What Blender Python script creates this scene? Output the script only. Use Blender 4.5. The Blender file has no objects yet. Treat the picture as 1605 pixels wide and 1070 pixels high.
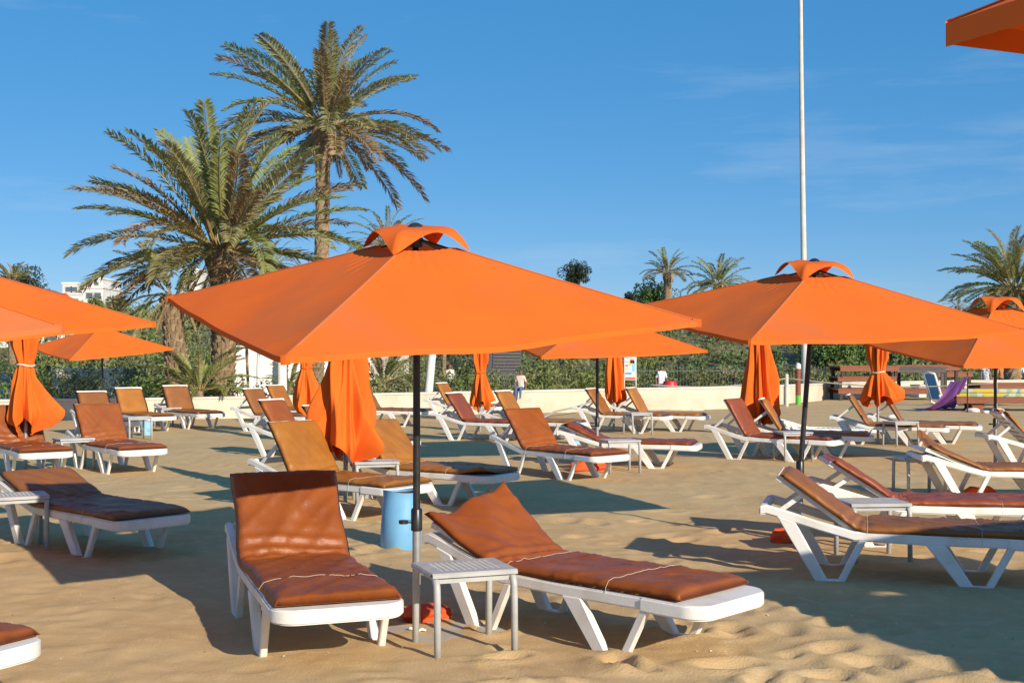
import bpy, bmesh, math, random
import numpy as np
from mathutils import Vector, Matrix

R = math.radians
scene = bpy.context.scene
COL = scene.collection

# ------------------------------------------------------------------ camera
F, HZ, CAMH = 1900.0, 558.0, 1.55          # focal length in photo pixels, horizon row, eye height
cam_d = bpy.data.cameras.new('camera')
cam = bpy.data.objects.new('camera', cam_d)
COL.objects.link(cam)
cam.location = (0, 0, CAMH)
cam.rotation_euler = (R(90), 0, 0)
cam_d.sensor_width = 36.0
cam_d.lens = 36.0 * F / 1605.0
cam_d.shift_y = (HZ - 535.0) / 1605.0
cam_d.clip_end = 6000
cam_d.clip_start = 0.05
scene.camera = cam

# ------------------------------------------------------------------ sky, sun, exposure
SUN_EL = R(24.0)
sun_h = Vector((2.45, -3.3, 0)).normalized()          # horizontal direction towards the sun
to_sun = Vector((sun_h.x * math.cos(SUN_EL), sun_h.y * math.cos(SUN_EL), math.sin(SUN_EL)))
world = bpy.data.worlds.new('World')
scene.world = world
world.use_nodes = True
wn, wl = world.node_tree.nodes, world.node_tree.links
wn.clear()
sky = wn.new('ShaderNodeTexSky'); sky.sky_type = 'NISHITA'; sky.sun_disc = False
sky.sun_elevation = SUN_EL
sky.sun_rotation = math.atan2(sun_h.x, sun_h.y)
sky.air_density = 0.75; sky.dust_density = 0.0; sky.ozone_density = 3.0
bg = wn.new('ShaderNodeBackground'); bg.inputs['Strength'].default_value = 0.135
wo = wn.new('ShaderNodeOutputWorld')
# thin cirrus streaks mixed over the sky, all the way round
tc = wn.new('ShaderNodeTexCoord')
mp = wn.new('ShaderNodeMapping'); mp.inputs['Scale'].default_value = (1.2, 1.2, 9.0)
mp.inputs['Rotation'].default_value = (0.0, R(5), 0)
nz = wn.new('ShaderNodeTexNoise'); nz.inputs['Scale'].default_value = 2.2; nz.inputs['Detail'].default_value = 7; nz.inputs['Roughness'].default_value = 0.62
rp = wn.new('ShaderNodeValToRGB'); rp.color_ramp.elements[0].position = 0.52; rp.color_ramp.elements[1].position = 0.85
rp.color_ramp.elements[1].color = (0.32, 0.32, 0.32, 1)
mx = wn.new('ShaderNodeMix'); mx.data_type = 'RGBA'
wl.new(tc.outputs['Generated'], mp.inputs['Vector']); wl.new(mp.outputs[0], nz.inputs['Vector'])
wl.new(nz.outputs['Fac'], rp.inputs['Fac']); wl.new(rp.outputs['Color'], mx.inputs['Factor'])
hs = wn.new('ShaderNodeHueSaturation'); hs.inputs['Saturation'].default_value = 1.30; hs.inputs['Value'].default_value = 1.08
wl.new(sky.outputs['Color'], hs.inputs['Color']); gm = wn.new('ShaderNodeGamma'); gm.inputs['Gamma'].default_value = 0.8
wl.new(hs.outputs[0], gm.inputs['Color']); even = wn.new('ShaderNodeMix'); even.data_type = 'RGBA'; even.inputs['Factor'].default_value = 0.5
even.inputs['B'].default_value = (0.36, 1.90, 4.35, 1)          # clear deep-blue air, evens the gradient out
wl.new(gm.outputs[0], even.inputs['A']); wl.new(even.outputs['Result'], mx.inputs['A'])
mx.inputs['B'].default_value = (4.5, 5.0, 5.6, 1)
wl.new(mx.outputs['Result'], bg.inputs['Color']); wl.new(bg.outputs[0], wo.inputs['Surface'])

sun_d = bpy.data.lights.new('sun', 'SUN'); sun_d.energy = 5.0; sun_d.angle = R(0.55); sun_d.color = (1.0, 0.89, 0.73)
sun = bpy.data.objects.new('sun', sun_d); COL.objects.link(sun)
sun.rotation_euler = (-to_sun).to_track_quat('-Z', 'Y').to_euler()
vs = scene.view_settings
vs.view_transform = 'Standard'; vs.look = 'None'; vs.exposure = 0.25; vs.gamma = 1.0; vs.use_curve_mapping = False

# ------------------------------------------------------------------ helpers
def at(px, py, z=0.0):
    """a photo pixel known to lie at height z -> world point"""
    d = F * (CAMH - z) / (py - HZ)
    return Vector(((px - 802.5) / F * d, d, z))
def atd(px, py, d):
    """a photo pixel at depth d -> world point"""
    return Vector(((px - 802.5) / F * d, d, CAMH - (py - HZ) / F * d))

_rng = np.random.RandomState(7)
_perm = _rng.rand(256, 256)
def vnoise(x, y):
    x = np.asarray(x, float); y = np.asarray(y, float)
    xi = np.floor(x).astype(int); yi = np.floor(y).astype(int)
    fx = x - xi; fy = y - yi
    fx = fx * fx * fx * (fx * (fx * 6 - 15) + 10); fy = fy * fy * fy * (fy * (fy * 6 - 15) + 10)
    g = lambda a, b: _perm[a & 255, b & 255]
    return ((g(xi, yi) * (1 - fx) + g(xi + 1, yi) * fx) * (1 - fy) + (g(xi, yi + 1) * (1 - fx) + g(xi + 1, yi + 1) * fx) * fy) * 2 - 1

def link(ob, parent=None):
    COL.objects.link(ob)
    if parent is not None:
        ob.parent = parent
    return ob
def tag(o, label=None, cat=None, group=None, kind=None):
    if label: o['label'] = label
    if cat: o['category'] = cat
    if group: o['group'] = group
    if kind: o['kind'] = kind
    return o
def empty(name, loc, rz=0.0, label=None, cat=None, group=None):
    e = bpy.data.objects.new(name, None); COL.objects.link(e)
    e.empty_display_size = 0.1
    e.location = loc; e.rotation_euler = (0, 0, rz)
    return tag(e, label, cat, group)

class MB:
    def __init__(self): self.v = []; self.f = []
    def add(self, vs, fs):
        n = len(self.v); self.v += [tuple(p) for p in vs]; self.f += [tuple(i + n for i in f) for f in fs]; return self
    def box(self, x0, x1, y0, y1, z0, z1, M=None):
        vs = [Vector(p) for p in ((x0,y0,z0),(x1,y0,z0),(x1,y1,z0),(x0,y1,z0),(x0,y0,z1),(x1,y0,z1),(x1,y1,z1),(x0,y1,z1))]
        if M is not None: vs = [M @ p for p in vs]
        return self.add(vs, [(0,3,2,1),(4,5,6,7),(0,1,5,4),(1,2,6,5),(2,3,7,6),(3,0,4,7)])
    def prism(self, poly, y0, y1):
        """poly: (x,z) outline counter-clockwise seen from -y, extruded along y"""
        n = len(poly)
        vs = [(x, y0, z) for x, z in poly] + [(x, y1, z) for x, z in poly]
        fs = [tuple(range(n)), tuple(range(2*n-1, n-1, -1))] + [(i, i+n, (i+1) % n + n, (i+1) % n) for i in range(n)]
        return self.add(vs, fs)
    def tube(self, pts, r, n=8, cap=True):
        pts = [Vector(p) for p in pts]; k = len(pts)
        rs = r if isinstance(r, (list, tuple)) else [r] * k
        rings = []; up = None
        for i, p in enumerate(pts):
            t = (pts[min(i+1, k-1)] - pts[max(i-1, 0)]).normalized()
            if up is None:
                up = Vector((0, 0, 1)) if abs(t.z) < 0.9 else Vector((1, 0, 0))
            a = t.cross(up).normalized(); b = a.cross(t).normalized(); up = b
            rings.append([p + (a * math.cos(2*math.pi*j/n) + b * math.sin(2*math.pi*j/n)) * rs[i] for j in range(n)])
        vs = [q for rg in rings for q in rg]; fs = []
        for i in range(k-1):
            for j in range(n):
                fs.append((i*n+j, i*n+(j+1) % n, (i+1)*n+(j+1) % n, (i+1)*n+j))
        if cap: fs += [tuple(range(n-1, -1, -1)), tuple((k-1)*n+j for j in range(n))]
        return self.add(vs, fs)
    def lathe(self, prof, n=24, c=(0, 0, 0)):
        """prof: list of (r, z)"""
        k = len(prof); vs = []; fs = []
        for r, z in prof:
            vs += [(c[0] + r*math.cos(2*math.pi*j/n), c[1] + r*math.sin(2*math.pi*j/n), c[2] + z) for j in range(n)]
        for i in range(k-1):
            for j in range(n):
                fs.append((i*n+j, i*n+(j+1) % n, (i+1)*n+(j+1) % n, (i+1)*n+j))
        return self.add(vs, fs)
    def ball(self, c, r, n=12, m=8, sz=1.0):
        return self.lathe([(max(1e-4, r*math.sin(math.pi*i/m)), -r*sz*math.cos(math.pi*i/m)) for i in range(m+1)], n, c)
    def mesh(self, name, mat, smooth=False, angle=None):
        me = bpy.data.meshes.new(name)
        me.from_pydata(self.v, [], self.f); me.update()
        if mat is not None: me.materials.append(mat)
        if smooth: me.polygons.foreach_set('use_smooth', [True] * len(me.polygons))
        if smooth and angle: me.set_sharp_from_angle(angle=angle)
        return me
    def build(self, name, mat, parent=None, smooth=False, angle=None, bevel=0.0):
        me = self.mesh(name, mat, smooth, angle)
        if bevel:
            bm = bmesh.new(); bm.from_mesh(me)
            bmesh.ops.bevel(bm, geom=[e for e in bm.edges if e.calc_face_angle(0) > 0.5], offset=bevel, segments=2, affect='EDGES', profile=0.6)
            bm.to_mesh(me); bm.free()
        return link(bpy.data.objects.new(name, me), parent)

def quads_mesh(name, V, mat, tri=False):
    """V: (n,4,3) array of separate quads -> mesh, fast"""
    V = np.asarray(V, np.float32); n = len(V); k = V.shape[1]
    me = bpy.data.meshes.new(name)
    me.vertices.add(n*k); me.vertices.foreach_set('co', V.reshape(-1))
    me.loops.add(n*k); me.loops.foreach_set('vertex_index', np.arange(n*k, dtype=np.int32))
    me.polygons.add(n); me.polygons.foreach_set('loop_start', np.arange(0, n*k, k, dtype=np.int32))
    me.polygons.foreach_set('loop_total', np.full(n, k, np.int32))
    me.update(calc_edges=True)
    if mat is not None: me.materials.append(mat)
    return me
def grid_mesh(name, P, mat, smooth=True):
    """P: (r,c,3) grid of points -> one mesh"""
    r, c, _ = P.shape
    idx = np.arange(r*c).reshape(r, c)
    q = np.stack([idx[:-1, :-1], idx[:-1, 1:], idx[1:, 1:], idx[1:, :-1]], -1).reshape(-1, 4)
    me = bpy.data.meshes.new(name)
    me.vertices.add(r*c); me.vertices.foreach_set('co', P.astype(np.float32).reshape(-1))
    n = len(q)
    me.loops.add(n*4); me.loops.foreach_set('vertex_index', q.astype(np.int32).reshape(-1))
    me.polygons.add(n); me.polygons.foreach_set('loop_start', np.arange(0, n*4, 4, dtype=np.int32))
    me.polygons.foreach_set('loop_total', np.full(n, 4, np.int32))
    me.update(calc_edges=True)
    if smooth: me.polygons.foreach_set('use_smooth', [True]*n)
    if mat is not None: me.materials.append(mat)
    return me

# ------------------------------------------------------------------ materials
def mat(name, col, rough=0.6, col2=None, nscale=6.0, bump=0.0, bscale=30.0, spec=0.5, metal=0.0, coords='Object', detail=4.0,
        lo=0.35, hi=0.65, objvar=0.0, transl=0.0, stretch=None, bdist=0.01, backfaces=None, col3=None, n3=1.5, lo3=0.5, hi3=0.7):
    m = bpy.data.materials.new(name); m.use_nodes = True
    n, l = m.node_tree.nodes, m.node_tree.links
    b = n['Principled BSDF']; out = n['Material Output']
    b.inputs['Roughness'].default_value = rough; b.inputs['Metallic'].default_value = metal
    b.inputs['Specular IOR Level'].default_value = spec
    t = n.new('ShaderNodeTexCoord'); vec = t.outputs[coords]
    if stretch:
        mpn = n.new('ShaderNodeMapping'); mpn.inputs['Scale'].default_value = stretch
        l.new(vec, mpn.inputs['Vector']); vec = mpn.outputs[0]
    colout = None
    rgb = n.new('ShaderNodeRGB'); rgb.outputs[0].default_value = (*col, 1); colout = rgb.outputs[0]
    def mixin(colout, c2, sc, lo, hi):
        x = n.new('ShaderNodeTexNoise'); x.inputs['Scale'].default_value = sc; x.inputs['Detail'].default_value = detail
        l.new(vec, x.inputs['Vector'])
        r = n.new('ShaderNodeMapRange'); r.inputs['From Min'].default_value = lo; r.inputs['From Max'].default_value = hi
        l.new(x.outputs['Fac'], r.inputs['Value'])
        mm = n.new('ShaderNodeMix'); mm.data_type = 'RGBA'
        l.new(r.outputs[0], mm.inputs['Factor']); l.new(colout, mm.inputs['A']); mm.inputs['B'].default_value = (*c2, 1)
        return mm.outputs['Result']
    if col2: colout = mixin(colout, col2, nscale, lo, hi)
    if col3: colout = mixin(colout, col3, n3, lo3, hi3)
    if objvar:
        oi = n.new('ShaderNodeObjectInfo'); hs = n.new('ShaderNodeHueSaturation')
        r = n.new('ShaderNodeMapRange'); r.inputs['To Min'].default_value = 1 - objvar; r.inputs['To Max'].default_value = 1 + objvar
        l.new(oi.outputs['Random'], r.inputs['Value']); l.new(r.outputs[0], hs.inputs['Value']); l.new(colout, hs.inputs['Color'])
        colout = hs.outputs[0]
    l.new(colout, b.inputs['Base Color'])
    if bump:
        x = n.new('ShaderNodeTexNoise'); x.inputs['Scale'].default_value = bscale; x.inputs['Detail'].default_value = 6
        l.new(vec, x.inputs['Vector'])
        bp = n.new('ShaderNodeBump'); bp.inputs['Strength'].default_value = bump; bp.inputs['Distance'].default_value = bdist
        l.new(x.outputs['Fac'], bp.inputs['Height']); l.new(bp.outputs[0], b.inputs['Normal'])
    if transl:
        tr = n.new('ShaderNodeBsdfTranslucent'); l.new(colout, tr.inputs['Color'])
        ms = n.new('ShaderNodeMixShader'); ms.inputs[0].default_value = transl
        l.new(b.outputs[0], ms.inputs[1]); l.new(tr.outputs[0], ms.inputs[2]); l.new(ms.outputs[0], out.inputs['Surface'])
    return m

M = {}
M['sand'] = mat('sand', (0.575, 0.405, 0.205), 0.95, (0.52, 0.345, 0.168), 1.3, bump=0.40, bscale=70, spec=0.1, bdist=0.012, detail=8, col3=(0.625, 0.44, 0.235), n3=9, lo3=0.5, hi3=0.75)
M['plastic'] = mat('white_plastic', (0.80, 0.78, 0.73), 0.42, (0.62, 0.57, 0.47), 5, bump=0.08, bscale=60, lo=0.48, hi=0.85, detail=8)
def cushion_mat(nm, c, c2):
    return mat(nm, c, 0.46, c2, 3.5, bump=0.16, bscale=75, spec=0.38, bdist=0.006, objvar=0.10, detail=5)
M['rust'] = cushion_mat('rust_vinyl', (0.300, 0.082, 0.016), (0.240, 0.062, 0.013))
M['brown'] = cushion_mat('brown_vinyl', (0.295, 0.112, 0.028), (0.240, 0.085, 0.022))
M['maroon'] = cushion_mat('maroon_vinyl', (0.250, 0.062, 0.022), (0.205, 0.050, 0.020))
M['mustard'] = cushion_mat('mustard_vinyl', (0.385, 0.150, 0.022), (0.32, 0.115, 0.018))
M['cord'] = mat('cord', (0.62, 0.52, 0.40), 0.8)
M['canvas'] = mat('orange_canvas', (0.80, 0.150, 0.016), 0.85, (0.74, 0.134, 0.016), 2.2, bump=0.12, bscale=5, spec=0.2, transl=0.05, col3=(0.52, 0.155, 0.05), n3=1.1, lo3=0.52, hi3=0.90, bdist=0.03)
M['canvas_old'] = mat('faded_orange_canvas', (0.66, 0.17, 0.05), 0.9, (0.58, 0.17, 0.06), 2.5, bump=0.12, bscale=6, spec=0.2, transl=0.08, bdist=0.03)
M['bag'] = mat('orange_bag', (0.80, 0.10, 0.012), 0.75, (0.68, 0.08, 0.012), 6, bump=0.3, bscale=14)
M['black'] = mat('black_metal', (0.012, 0.012, 0.013), 0.35, (0.03, 0.03, 0.03), 20)
M['steel'] = mat('grey_steel', (0.42, 0.42, 0.41), 0.42, (0.34, 0.34, 0.33), 14, metal=0.55)
M['tablegrey'] = mat('grey_painted_metal', (0.47, 0.475, 0.46), 0.45, (0.40, 0.40, 0.38), 12, spec=0.5)
M['concrete'] = mat('concrete', (0.50, 0.45, 0.36), 0.9, (0.40, 0.36, 0.29), 4, bump=0.3, bscale=40)
M['wallpaint'] = mat('cream_concrete', (0.66, 0.59, 0.46), 0.9, (0.55, 0.48, 0.36), 1.2, bump=0.25, bscale=18, col3=(0.42, 0.37, 0.28), n3=3.2, lo3=0.62, hi3=0.8, detail=8)
M['coping'] = mat('pale_coping', (0.66, 0.63, 0.56), 0.85, (0.55, 0.52, 0.45), 3)
M['white'] = mat('whitewash', (0.78, 0.76, 0.71), 0.85, (0.66, 0.63, 0.57), 1.5)
M['blue'] = mat('blue_plastic', (0.17, 0.42, 0.68), 0.42, (0.14, 0.36, 0.60), 6, bump=0.1, bscale=9)
M['paleblue'] = mat('pale_blue_plastic', (0.30, 0.55, 0.72), 0.45, (0.26, 0.49, 0.66), 6)
M['rusty'] = mat('rusty_inside', (0.16, 0.07, 0.03), 0.9, (0.06, 0.03, 0.02), 12)
M['frond'] = mat('palm_frond', (0.270, 0.262, 0.100), 0.5, (0.35, 0.305, 0.145), 1.2, objvar=0.25, transl=0.25)
M['frond_green'] = mat('green_frond', (0.225, 0.285, 0.075), 0.5, (0.31, 0.32, 0.11), 1.2, objvar=0.25, transl=0.25)
M['frond_dry'] = mat('dry_frond', (0.38, 0.27, 0.14), 0.8, (0.26, 0.18, 0.09), 1.5, objvar=0.25, transl=0.08)
M['rachis'] = mat('frond_stalk', (0.33, 0.25, 0.09), 0.6, (0.25, 0.17, 0.07), 2)
M['bark'] = mat('palm_bark', (0.34, 0.24, 0.14), 0.95, (0.18, 0.125, 0.07), 9, bump=0.6, bscale=18, bdist=0.04)
M['leaf_olive'] = mat('olive_leaf', (0.175, 0.20, 0.055), 0.6, (0.115, 0.15, 0.04), 0.7, objvar=0.15, transl=0.15, col3=(0.27, 0.225, 0.10), n3=0.35)
M['leaf_green'] = mat('green_leaf', (0.13, 0.21, 0.045), 0.55, (0.09, 0.155, 0.035), 0.9, objvar=0.15, transl=0.18)
M['leaf_dark'] = mat('dark_leaf', (0.035, 0.050, 0.022), 0.6, (0.025, 0.036, 0.018), 1.5, objvar=0.1, transl=0.08)
M['leaf_grey'] = mat('greygreen_leaf', (0.24, 0.26, 0.115), 0.6, (0.18, 0.20, 0.09), 1.0, objvar=0.15, transl=0.15)
M['scrub'] = mat('hill_scrub', (0.20, 0.21, 0.06), 0.65, (0.095, 0.155, 0.038), 0.16, transl=0.15, coords='Object', lo=0.42, hi=0.58, col3=(0.27, 0.21, 0.095), n3=0.45, lo3=0.55, hi3=0.7)
M['soil'] = mat('hill_soil', (0.16, 0.13, 0.06), 0.95, (0.08, 0.085, 0.035), 0.25)
M['paving'] = mat('promenade_paving', (0.42, 0.36, 0.28), 0.9, (0.34, 0.29, 0.22), 0.8)
M['wood_red'] = mat('red_brown_wood', (0.27, 0.085, 0.035), 0.65, (0.19, 0.06, 0.027), 5, stretch=(1, 8, 8), bump=0.2, bscale=20)
M['wood_grey'] = mat('weathered_grey_wood', (0.135, 0.120, 0.115), 0.8, (0.09, 0.08, 0.078), 5, stretch=(1, 8, 8))
M['wood_dark'] = mat('dark_wood', (0.045, 0.03, 0.022), 0.7)
M['purple'] = mat('purple_cloth', (0.42, 0.19, 0.66), 0.85, (0.37, 0.16, 0.60), 3, transl=0.12)
M['slingblue'] = mat('blue_sling', (0.05, 0.24, 0.55), 0.7)
M['shed'] = mat('grey_shutter', (0.075, 0.078, 0.082), 0.6)
M['red'] = mat('red_plastic', (0.62, 0.02, 0.025), 0.45)
M['skin'] = mat('skin', (0.20, 0.095, 0.055), 0.6)
M['hair'] = mat('hair', (0.012, 0.010, 0.009), 0.6)
M['glass'] = mat('window_glass', (0.10, 0.13, 0.16), 0.15)
M['green'] = mat('green_paint', (0.10, 0.45, 0.06), 0.5)
M['rope'] = mat('rope', (0.36, 0.32, 0.25), 0.9)

# ------------------------------------------------------------------ the ground
WALL = [at(-700, 668), at(-200, 663), at(150, 658), at(400, 654.5), at(600, 650), at(850, 645.5), at(1100, 641), at(1180, 637), at(1240, 631.5), at(1330, 621)]
WALL += [Vector((19, 50.5, 0)), Vector((32, 54, 0)), Vector((70, 60, 0))]
wx = np.array([p.x for p in WALL]); wy = np.array([p.y for p in WALL])
def wall_d(x): return np.interp(x, wx, wy)
_dr = np.random.RandomState(3)
DIMP = []
for _ in range(1500):
    yy = 4.6 + 24 * _dr.rand() ** 1.7; xx = (_dr.rand() - 0.5) * (yy * 1.1 + 3)
    DIMP.append((xx, yy, _dr.rand() * 3.14, 0.06 + 0.07 * _dr.rand(), 0.006 + 0.016 * _dr.rand() ** 1.5))
def base_h(x, y):
    x = np.asarray(x, float); y = np.asarray(y, float)
    h = 0.018 * vnoise(x * 0.55 + 9, y * 0.55) + 0.006 * vnoise(x * 1.7, y * 1.7 + 5) + 0.004 * vnoise(x * 4.1 + 3, y * 4.1)
    h = h + 0.0025 * (1 - np.abs(vnoise(x * 3.0 + 40, y * 5.0))) + 0.002 * vnoise(x * 11, y * 11 + 7)
    fade = np.clip((60 - y) / 25, 0, 1)
    h = h * fade
    back = np.clip((y - wall_d(x) - 0.1) / 0.6, 0, 1)
    return h - 0.62 * back
def ground_h(x, y):
    h = base_h(x, y)
    for (cx, cy, a, r, dp) in DIMP:
        pass
    return h
def spaced(lo, hi, step, far_lo, far_hi, g=1.18):
    mid = list(np.arange(lo, hi + 1e-6, step)); a = []; s = step; p = lo
    while p > far_lo: s *= g; p -= s; a.append(p)
    b = []; s = step; p = hi
    while p < far_hi: s *= g; p += s; b.append(p)
    return np.array(a[::-1] + mid + b)
gx = spaced(-5.2, 6.4, 0.04, -1500, 1500, 1.10)
gy = spaced(5.0, 13.0, 0.035, -200, 3000, 1.035)
X, Y = np.meshgrid(gx, gy)
Z = base_h(X, Y)
for (cx, cy, a, r, dp) in DIMP:
    i0, i1 = np.searchsorted(gx, (cx - 4*r, cx + 4*r)); j0, j1 = np.searchsorted(gy, (cy - 4*r, cy + 4*r))
    if i1 <= i0 or j1 <= j0: continue
    if cx < -0.6 and cy < 9: dp *= 0.35
    elif cy < 7.5: dp *= 1.7; r *= 0.8
    dx = X[j0:j1, i0:i1] - cx; dy = Y[j0:j1, i0:i1] - cy
    u = (dx * math.cos(a) + dy * math.sin(a)) / (r * 1.7); w = (-dx * math.sin(a) + dy * math.cos(a)) / r
    q = u*u + w*w
    Z[j0:j1, i0:i1] += -dp * np.exp(-q * 1.6) + dp * 0.55 * np.exp(-(np.sqrt(q) - 1.35) ** 2 * 5)
sand = link(bpy.data.objects.new('sand', grid_mesh('sand', np.stack([X, Y, Z], -1), M['sand'])))
tag(sand, kind='structure')
def gz(x, y): return float(base_h(x, y))

# promenade behind the wall
pv = []
xs_ = np.linspace(-60, 70, 60)
Pm = np.stack([np.stack([xs_, wall_d(xs_) + 0.7, np.full(60, -0.45)], -1), np.stack([xs_, wall_d(xs_) * 0 + 66, np.full(60, -0.45)], -1)], 0)
tag(link(bpy.data.objects.new('promenade', grid_mesh('promenade', Pm, M['paving'], False))), kind='structure')

# hill behind
hx = np.linspace(-190, 190, 120); hy = np.concatenate([np.linspace(64, 130, 40), np.linspace(140, 420, 14)])
HX, HY = np.meshgrid(hx, hy)
def hill_h(x, y):
    left = np.clip((-x - 4) / 45, 0, 1)
    top = 4.6 + 1.2 * left - 2.2 * np.clip((x - 22) / 30, 0, 1)
    t = np.clip((y - 65) / (36 + 30 * left), 0, 1); t = t * t * (3 - 2 * t)
    return -0.55 + (top + 0.55) * t + 0.55 * t * vnoise(x * 0.11, y * 0.11) + 0.3 * t * vnoise(x * 0.31 + 8, y * 0.31)
hill = link(bpy.data.objects.new('hillside', grid_mesh('hillside', np.stack([HX, HY, hill_h(HX, HY)], -1), M['soil'])))
tag(hill, kind='structure')

# ------------------------------------------------------------------ beach wall
def wall_band(name, pts, z0, z1f, y_off0, y_off1, matr, parent):
    mb = MB(); n = len(pts)
    top = [z1f(i) for i in range(n)]
    nr = []
    for i in range(n):
        t = (pts[min(i+1, n-1)] - pts[max(i-1, 0)]); t.z = 0; t.normalize(); nr.append(Vector((-t.y, t.x, 0)))
    A = [pts[i] + nr[i]*y_off0 for i in range(n)]; B = [pts[i] + nr[i]*y_off1 for i in range(n)]
    for i in range(n-1):
        vs = []
        for P_, zt in ((A, 0), (B, 0)):
            pass
        a0, a1, b0, b1 = A[i], A[i+1], B[i], B[i+1]
        lo0 = z0(i); lo1 = z0(i+1)
        mb.add([(a0.x, a0.y, lo0), (a1.x, a1.y, lo1), (a1.x, a1.y, top[i+1]), (a0.x, a0.y, top[i]), (b0.x, b0.y, lo0), (b1.x, b1.y, lo1), (b1.x, b1.y, top[i+1]), (b0.x, b0.y, top[i])],
               [(0,1,2,3), (5,4,7,6), (3,2,6,7), (4,5,1,0)] + ([(4,0,3,7)] if i == 0 else []) + ([(1,5,6,2)] if i == n-2 else []))
    return mb.build(name, matr, parent)
dense = []
for i in range(len(WALL)-1):
    for k in range(4): dense.append(WALL[i].lerp(WALL[i+1], k/4))
dense.append(WALL[-1])
wall = empty('beach_wall', (0, 0, 0), 0, 'long low cream concrete wall between the sand and the promenade', 'wall')
def wt(i):
    x = dense[i].x
    return float(np.interp(x, [-20, -9, -4, 5, 9, 13, 30], [0.46, 0.47, 0.52, 0.60, 0.57, 0.50, 0.5]))
wall_band('wall_face', dense, lambda i: -0.7, wt, -0.13, 0.13, M['wallpaint'], wall)
wall_band('coping', dense, lambda i: wt(i) + 0.003, lambda i: wt(i) + 0.055, -0.15, 0.17, M['coping'], wall)

# ------------------------------------------------------------------ loungers
# local axes: x from head (0) to foot (2.0), y across, z up
W2 = 0.31
def prism_bev(poly, y0, y1, mname, matr, bev=0.008):
    me = MB().prism(poly, y0, y1).mesh(mname, matr)
    bm = bmesh.new(); bm.from_mesh(me)
    bmesh.ops.recalc_face_normals(bm, faces=bm.faces)
    bmesh.ops.bevel(bm, geom=list(bm.edges), offset=bev, segments=2, affect='EDGES')
    bm.to_mesh(me); bm.free()
    return me
def make_lounger_meshes():
    fr = MB()
    path = [(0.0, 0.475), (0.05, 0.485), (0.13, 0.465), (0.40, 0.385), (0.64, 0.322), (1.10, 0.310), (1.66, 0.310)]
    for s in (-1, 1):
        y0, y1 = sorted((s*(W2 - 0.022), s*(W2 + 0.022)))
        up = [(x, z + 0.032) for x, z in path]; dn = [(x, z - 0.034) for x, z in path]
        fr.prism(dn + up[::-1], y0, y1)
    fr.box(0.0, 0.055, -W2 + 0.02, W2 - 0.02, 0.452, 0.506)            # rear bar
    fr.box(0.60, 0.66, -W2 + 0.02, W2 - 0.02, 0.30, 0.345)
    for k in range(10):                                                # seat slats
        x = 0.70 + k * 0.095
        fr.box(x, x + 0.065, -W2 + 0.02, W2 - 0.02, 0.322, 0.340)
    # rounded foot plate
    out = []; r = 0.13; x1 = 2.0; hw = W2 + 0.03
    out += [(1.62, -hw)]
    for k in range(13): a = -math.pi/2 + k*math.pi/24; out.append((x1 - r + r*math.cos(a), -hw + r + r*math.sin(a)))
    for k in range(13): a = k*math.pi/24; out.append((x1 - r + r*math.cos(a), hw - r + r*math.sin(a)))
    out += [(1.62, hw)]
    n = len(out)
    def zz(x): return 0.342 - 0.03 * max(0, (x - 1.75)) ** 1.0
    vs = [(x, y, zz(x)) for x, y in out] + [(x, y, zz(x) - 0.075) for x, y in out]
    fr.add(vs, [tuple(range(n)), tuple(range(2*n-1, n-1, -1))] + [(i+n, (i+1) % n + n, (i+1) % n, i) for i in range(n)])
    me_f = fr.mesh('lounger_frame', M['plastic'])
    bm = bmesh.new(); bm.from_mesh(me_f); bmesh.ops.recalc_face_normals(bm, faces=bm.faces)
    bmesh.ops.bevel(bm, geom=[e for e in bm.edges if len(e.link_faces) == 2 and e.calc_face_angle(0) > 0.9], offset=0.010, segments=2, affect='EDGES')
    bm.to_mesh(me_f); bm.free()
    me_f.polygons.foreach_set('use_smooth', [True]*len(me_f.polygons)); me_f.set_sharp_from_angle(angle=R(35))
    legs = []
    for (ta, tb, za, zb, fa, fb, sa, sb, st) in ((0.12, 0.245, 0.443, 0.405, 0.40, 0.485, 0.51, 0.67, 0.295), (1.10, 1.23, 0.285, 0.285, 1.35, 1.435, 1.46, 1.62, 0.28)):
        # wide slanting leg with a shallow channel, ground link and thin strut
        mb = MB()
        th = 0.024
        mb.prism([(fa, -0.03), (fb, -0.03), (tb, zb), (ta, za)], -th, th)
        mb.prism([(fa + 0.01, -0.03), (sa + 0.05, -0.03), (sa + 0.045, 0.018), (fa + 0.02, 0.018)], -th * 0.9, th * 0.9)
        mb.prism([(sa, -0.03), (sa + 0.052, -0.03), (sb + 0.052, st), (sb, st)], -th * 0.8, th * 0.8)
        me = mb.mesh('lounger_leg', M['plastic'])
        bm = bmesh.new(); bm.from_mesh(me); bmesh.ops.recalc_face_normals(bm, faces=bm.faces)
        bmesh.ops.bevel(bm, geom=list(bm.edges), offset=0.006, segments=1, affect='EDGES')
        bm.to_mesh(me); bm.free(); legs.append(me)
    # backrest frame: hinge at origin, runs along -x
    bk = MB()
    for s in (-1, 1): bk.box(-0.63, 0.0, s*0.27 - 0.022, s*0.27 + 0.022, -0.030, 0.0)
    for k in range(7): bk.box(-0.62 + k*0.088, -0.62 + k*0.088 + 0.055, -0.26, 0.26, -0.022, -0.004)
    bk.box(-0.655, -0.61, -0.30, 0.30, -0.032, 0.004)
    me_b = bk.mesh('backrest_frame', M['plastic'])
    st = MB(); st.box(0, 1, -0.014, 0.014, -0.016, 0.016)
    me_s = st.mesh('support_strut', M['plastic'])
    return me_f, legs, me_b, me_s
LM = make_lounger_meshes()

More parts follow.
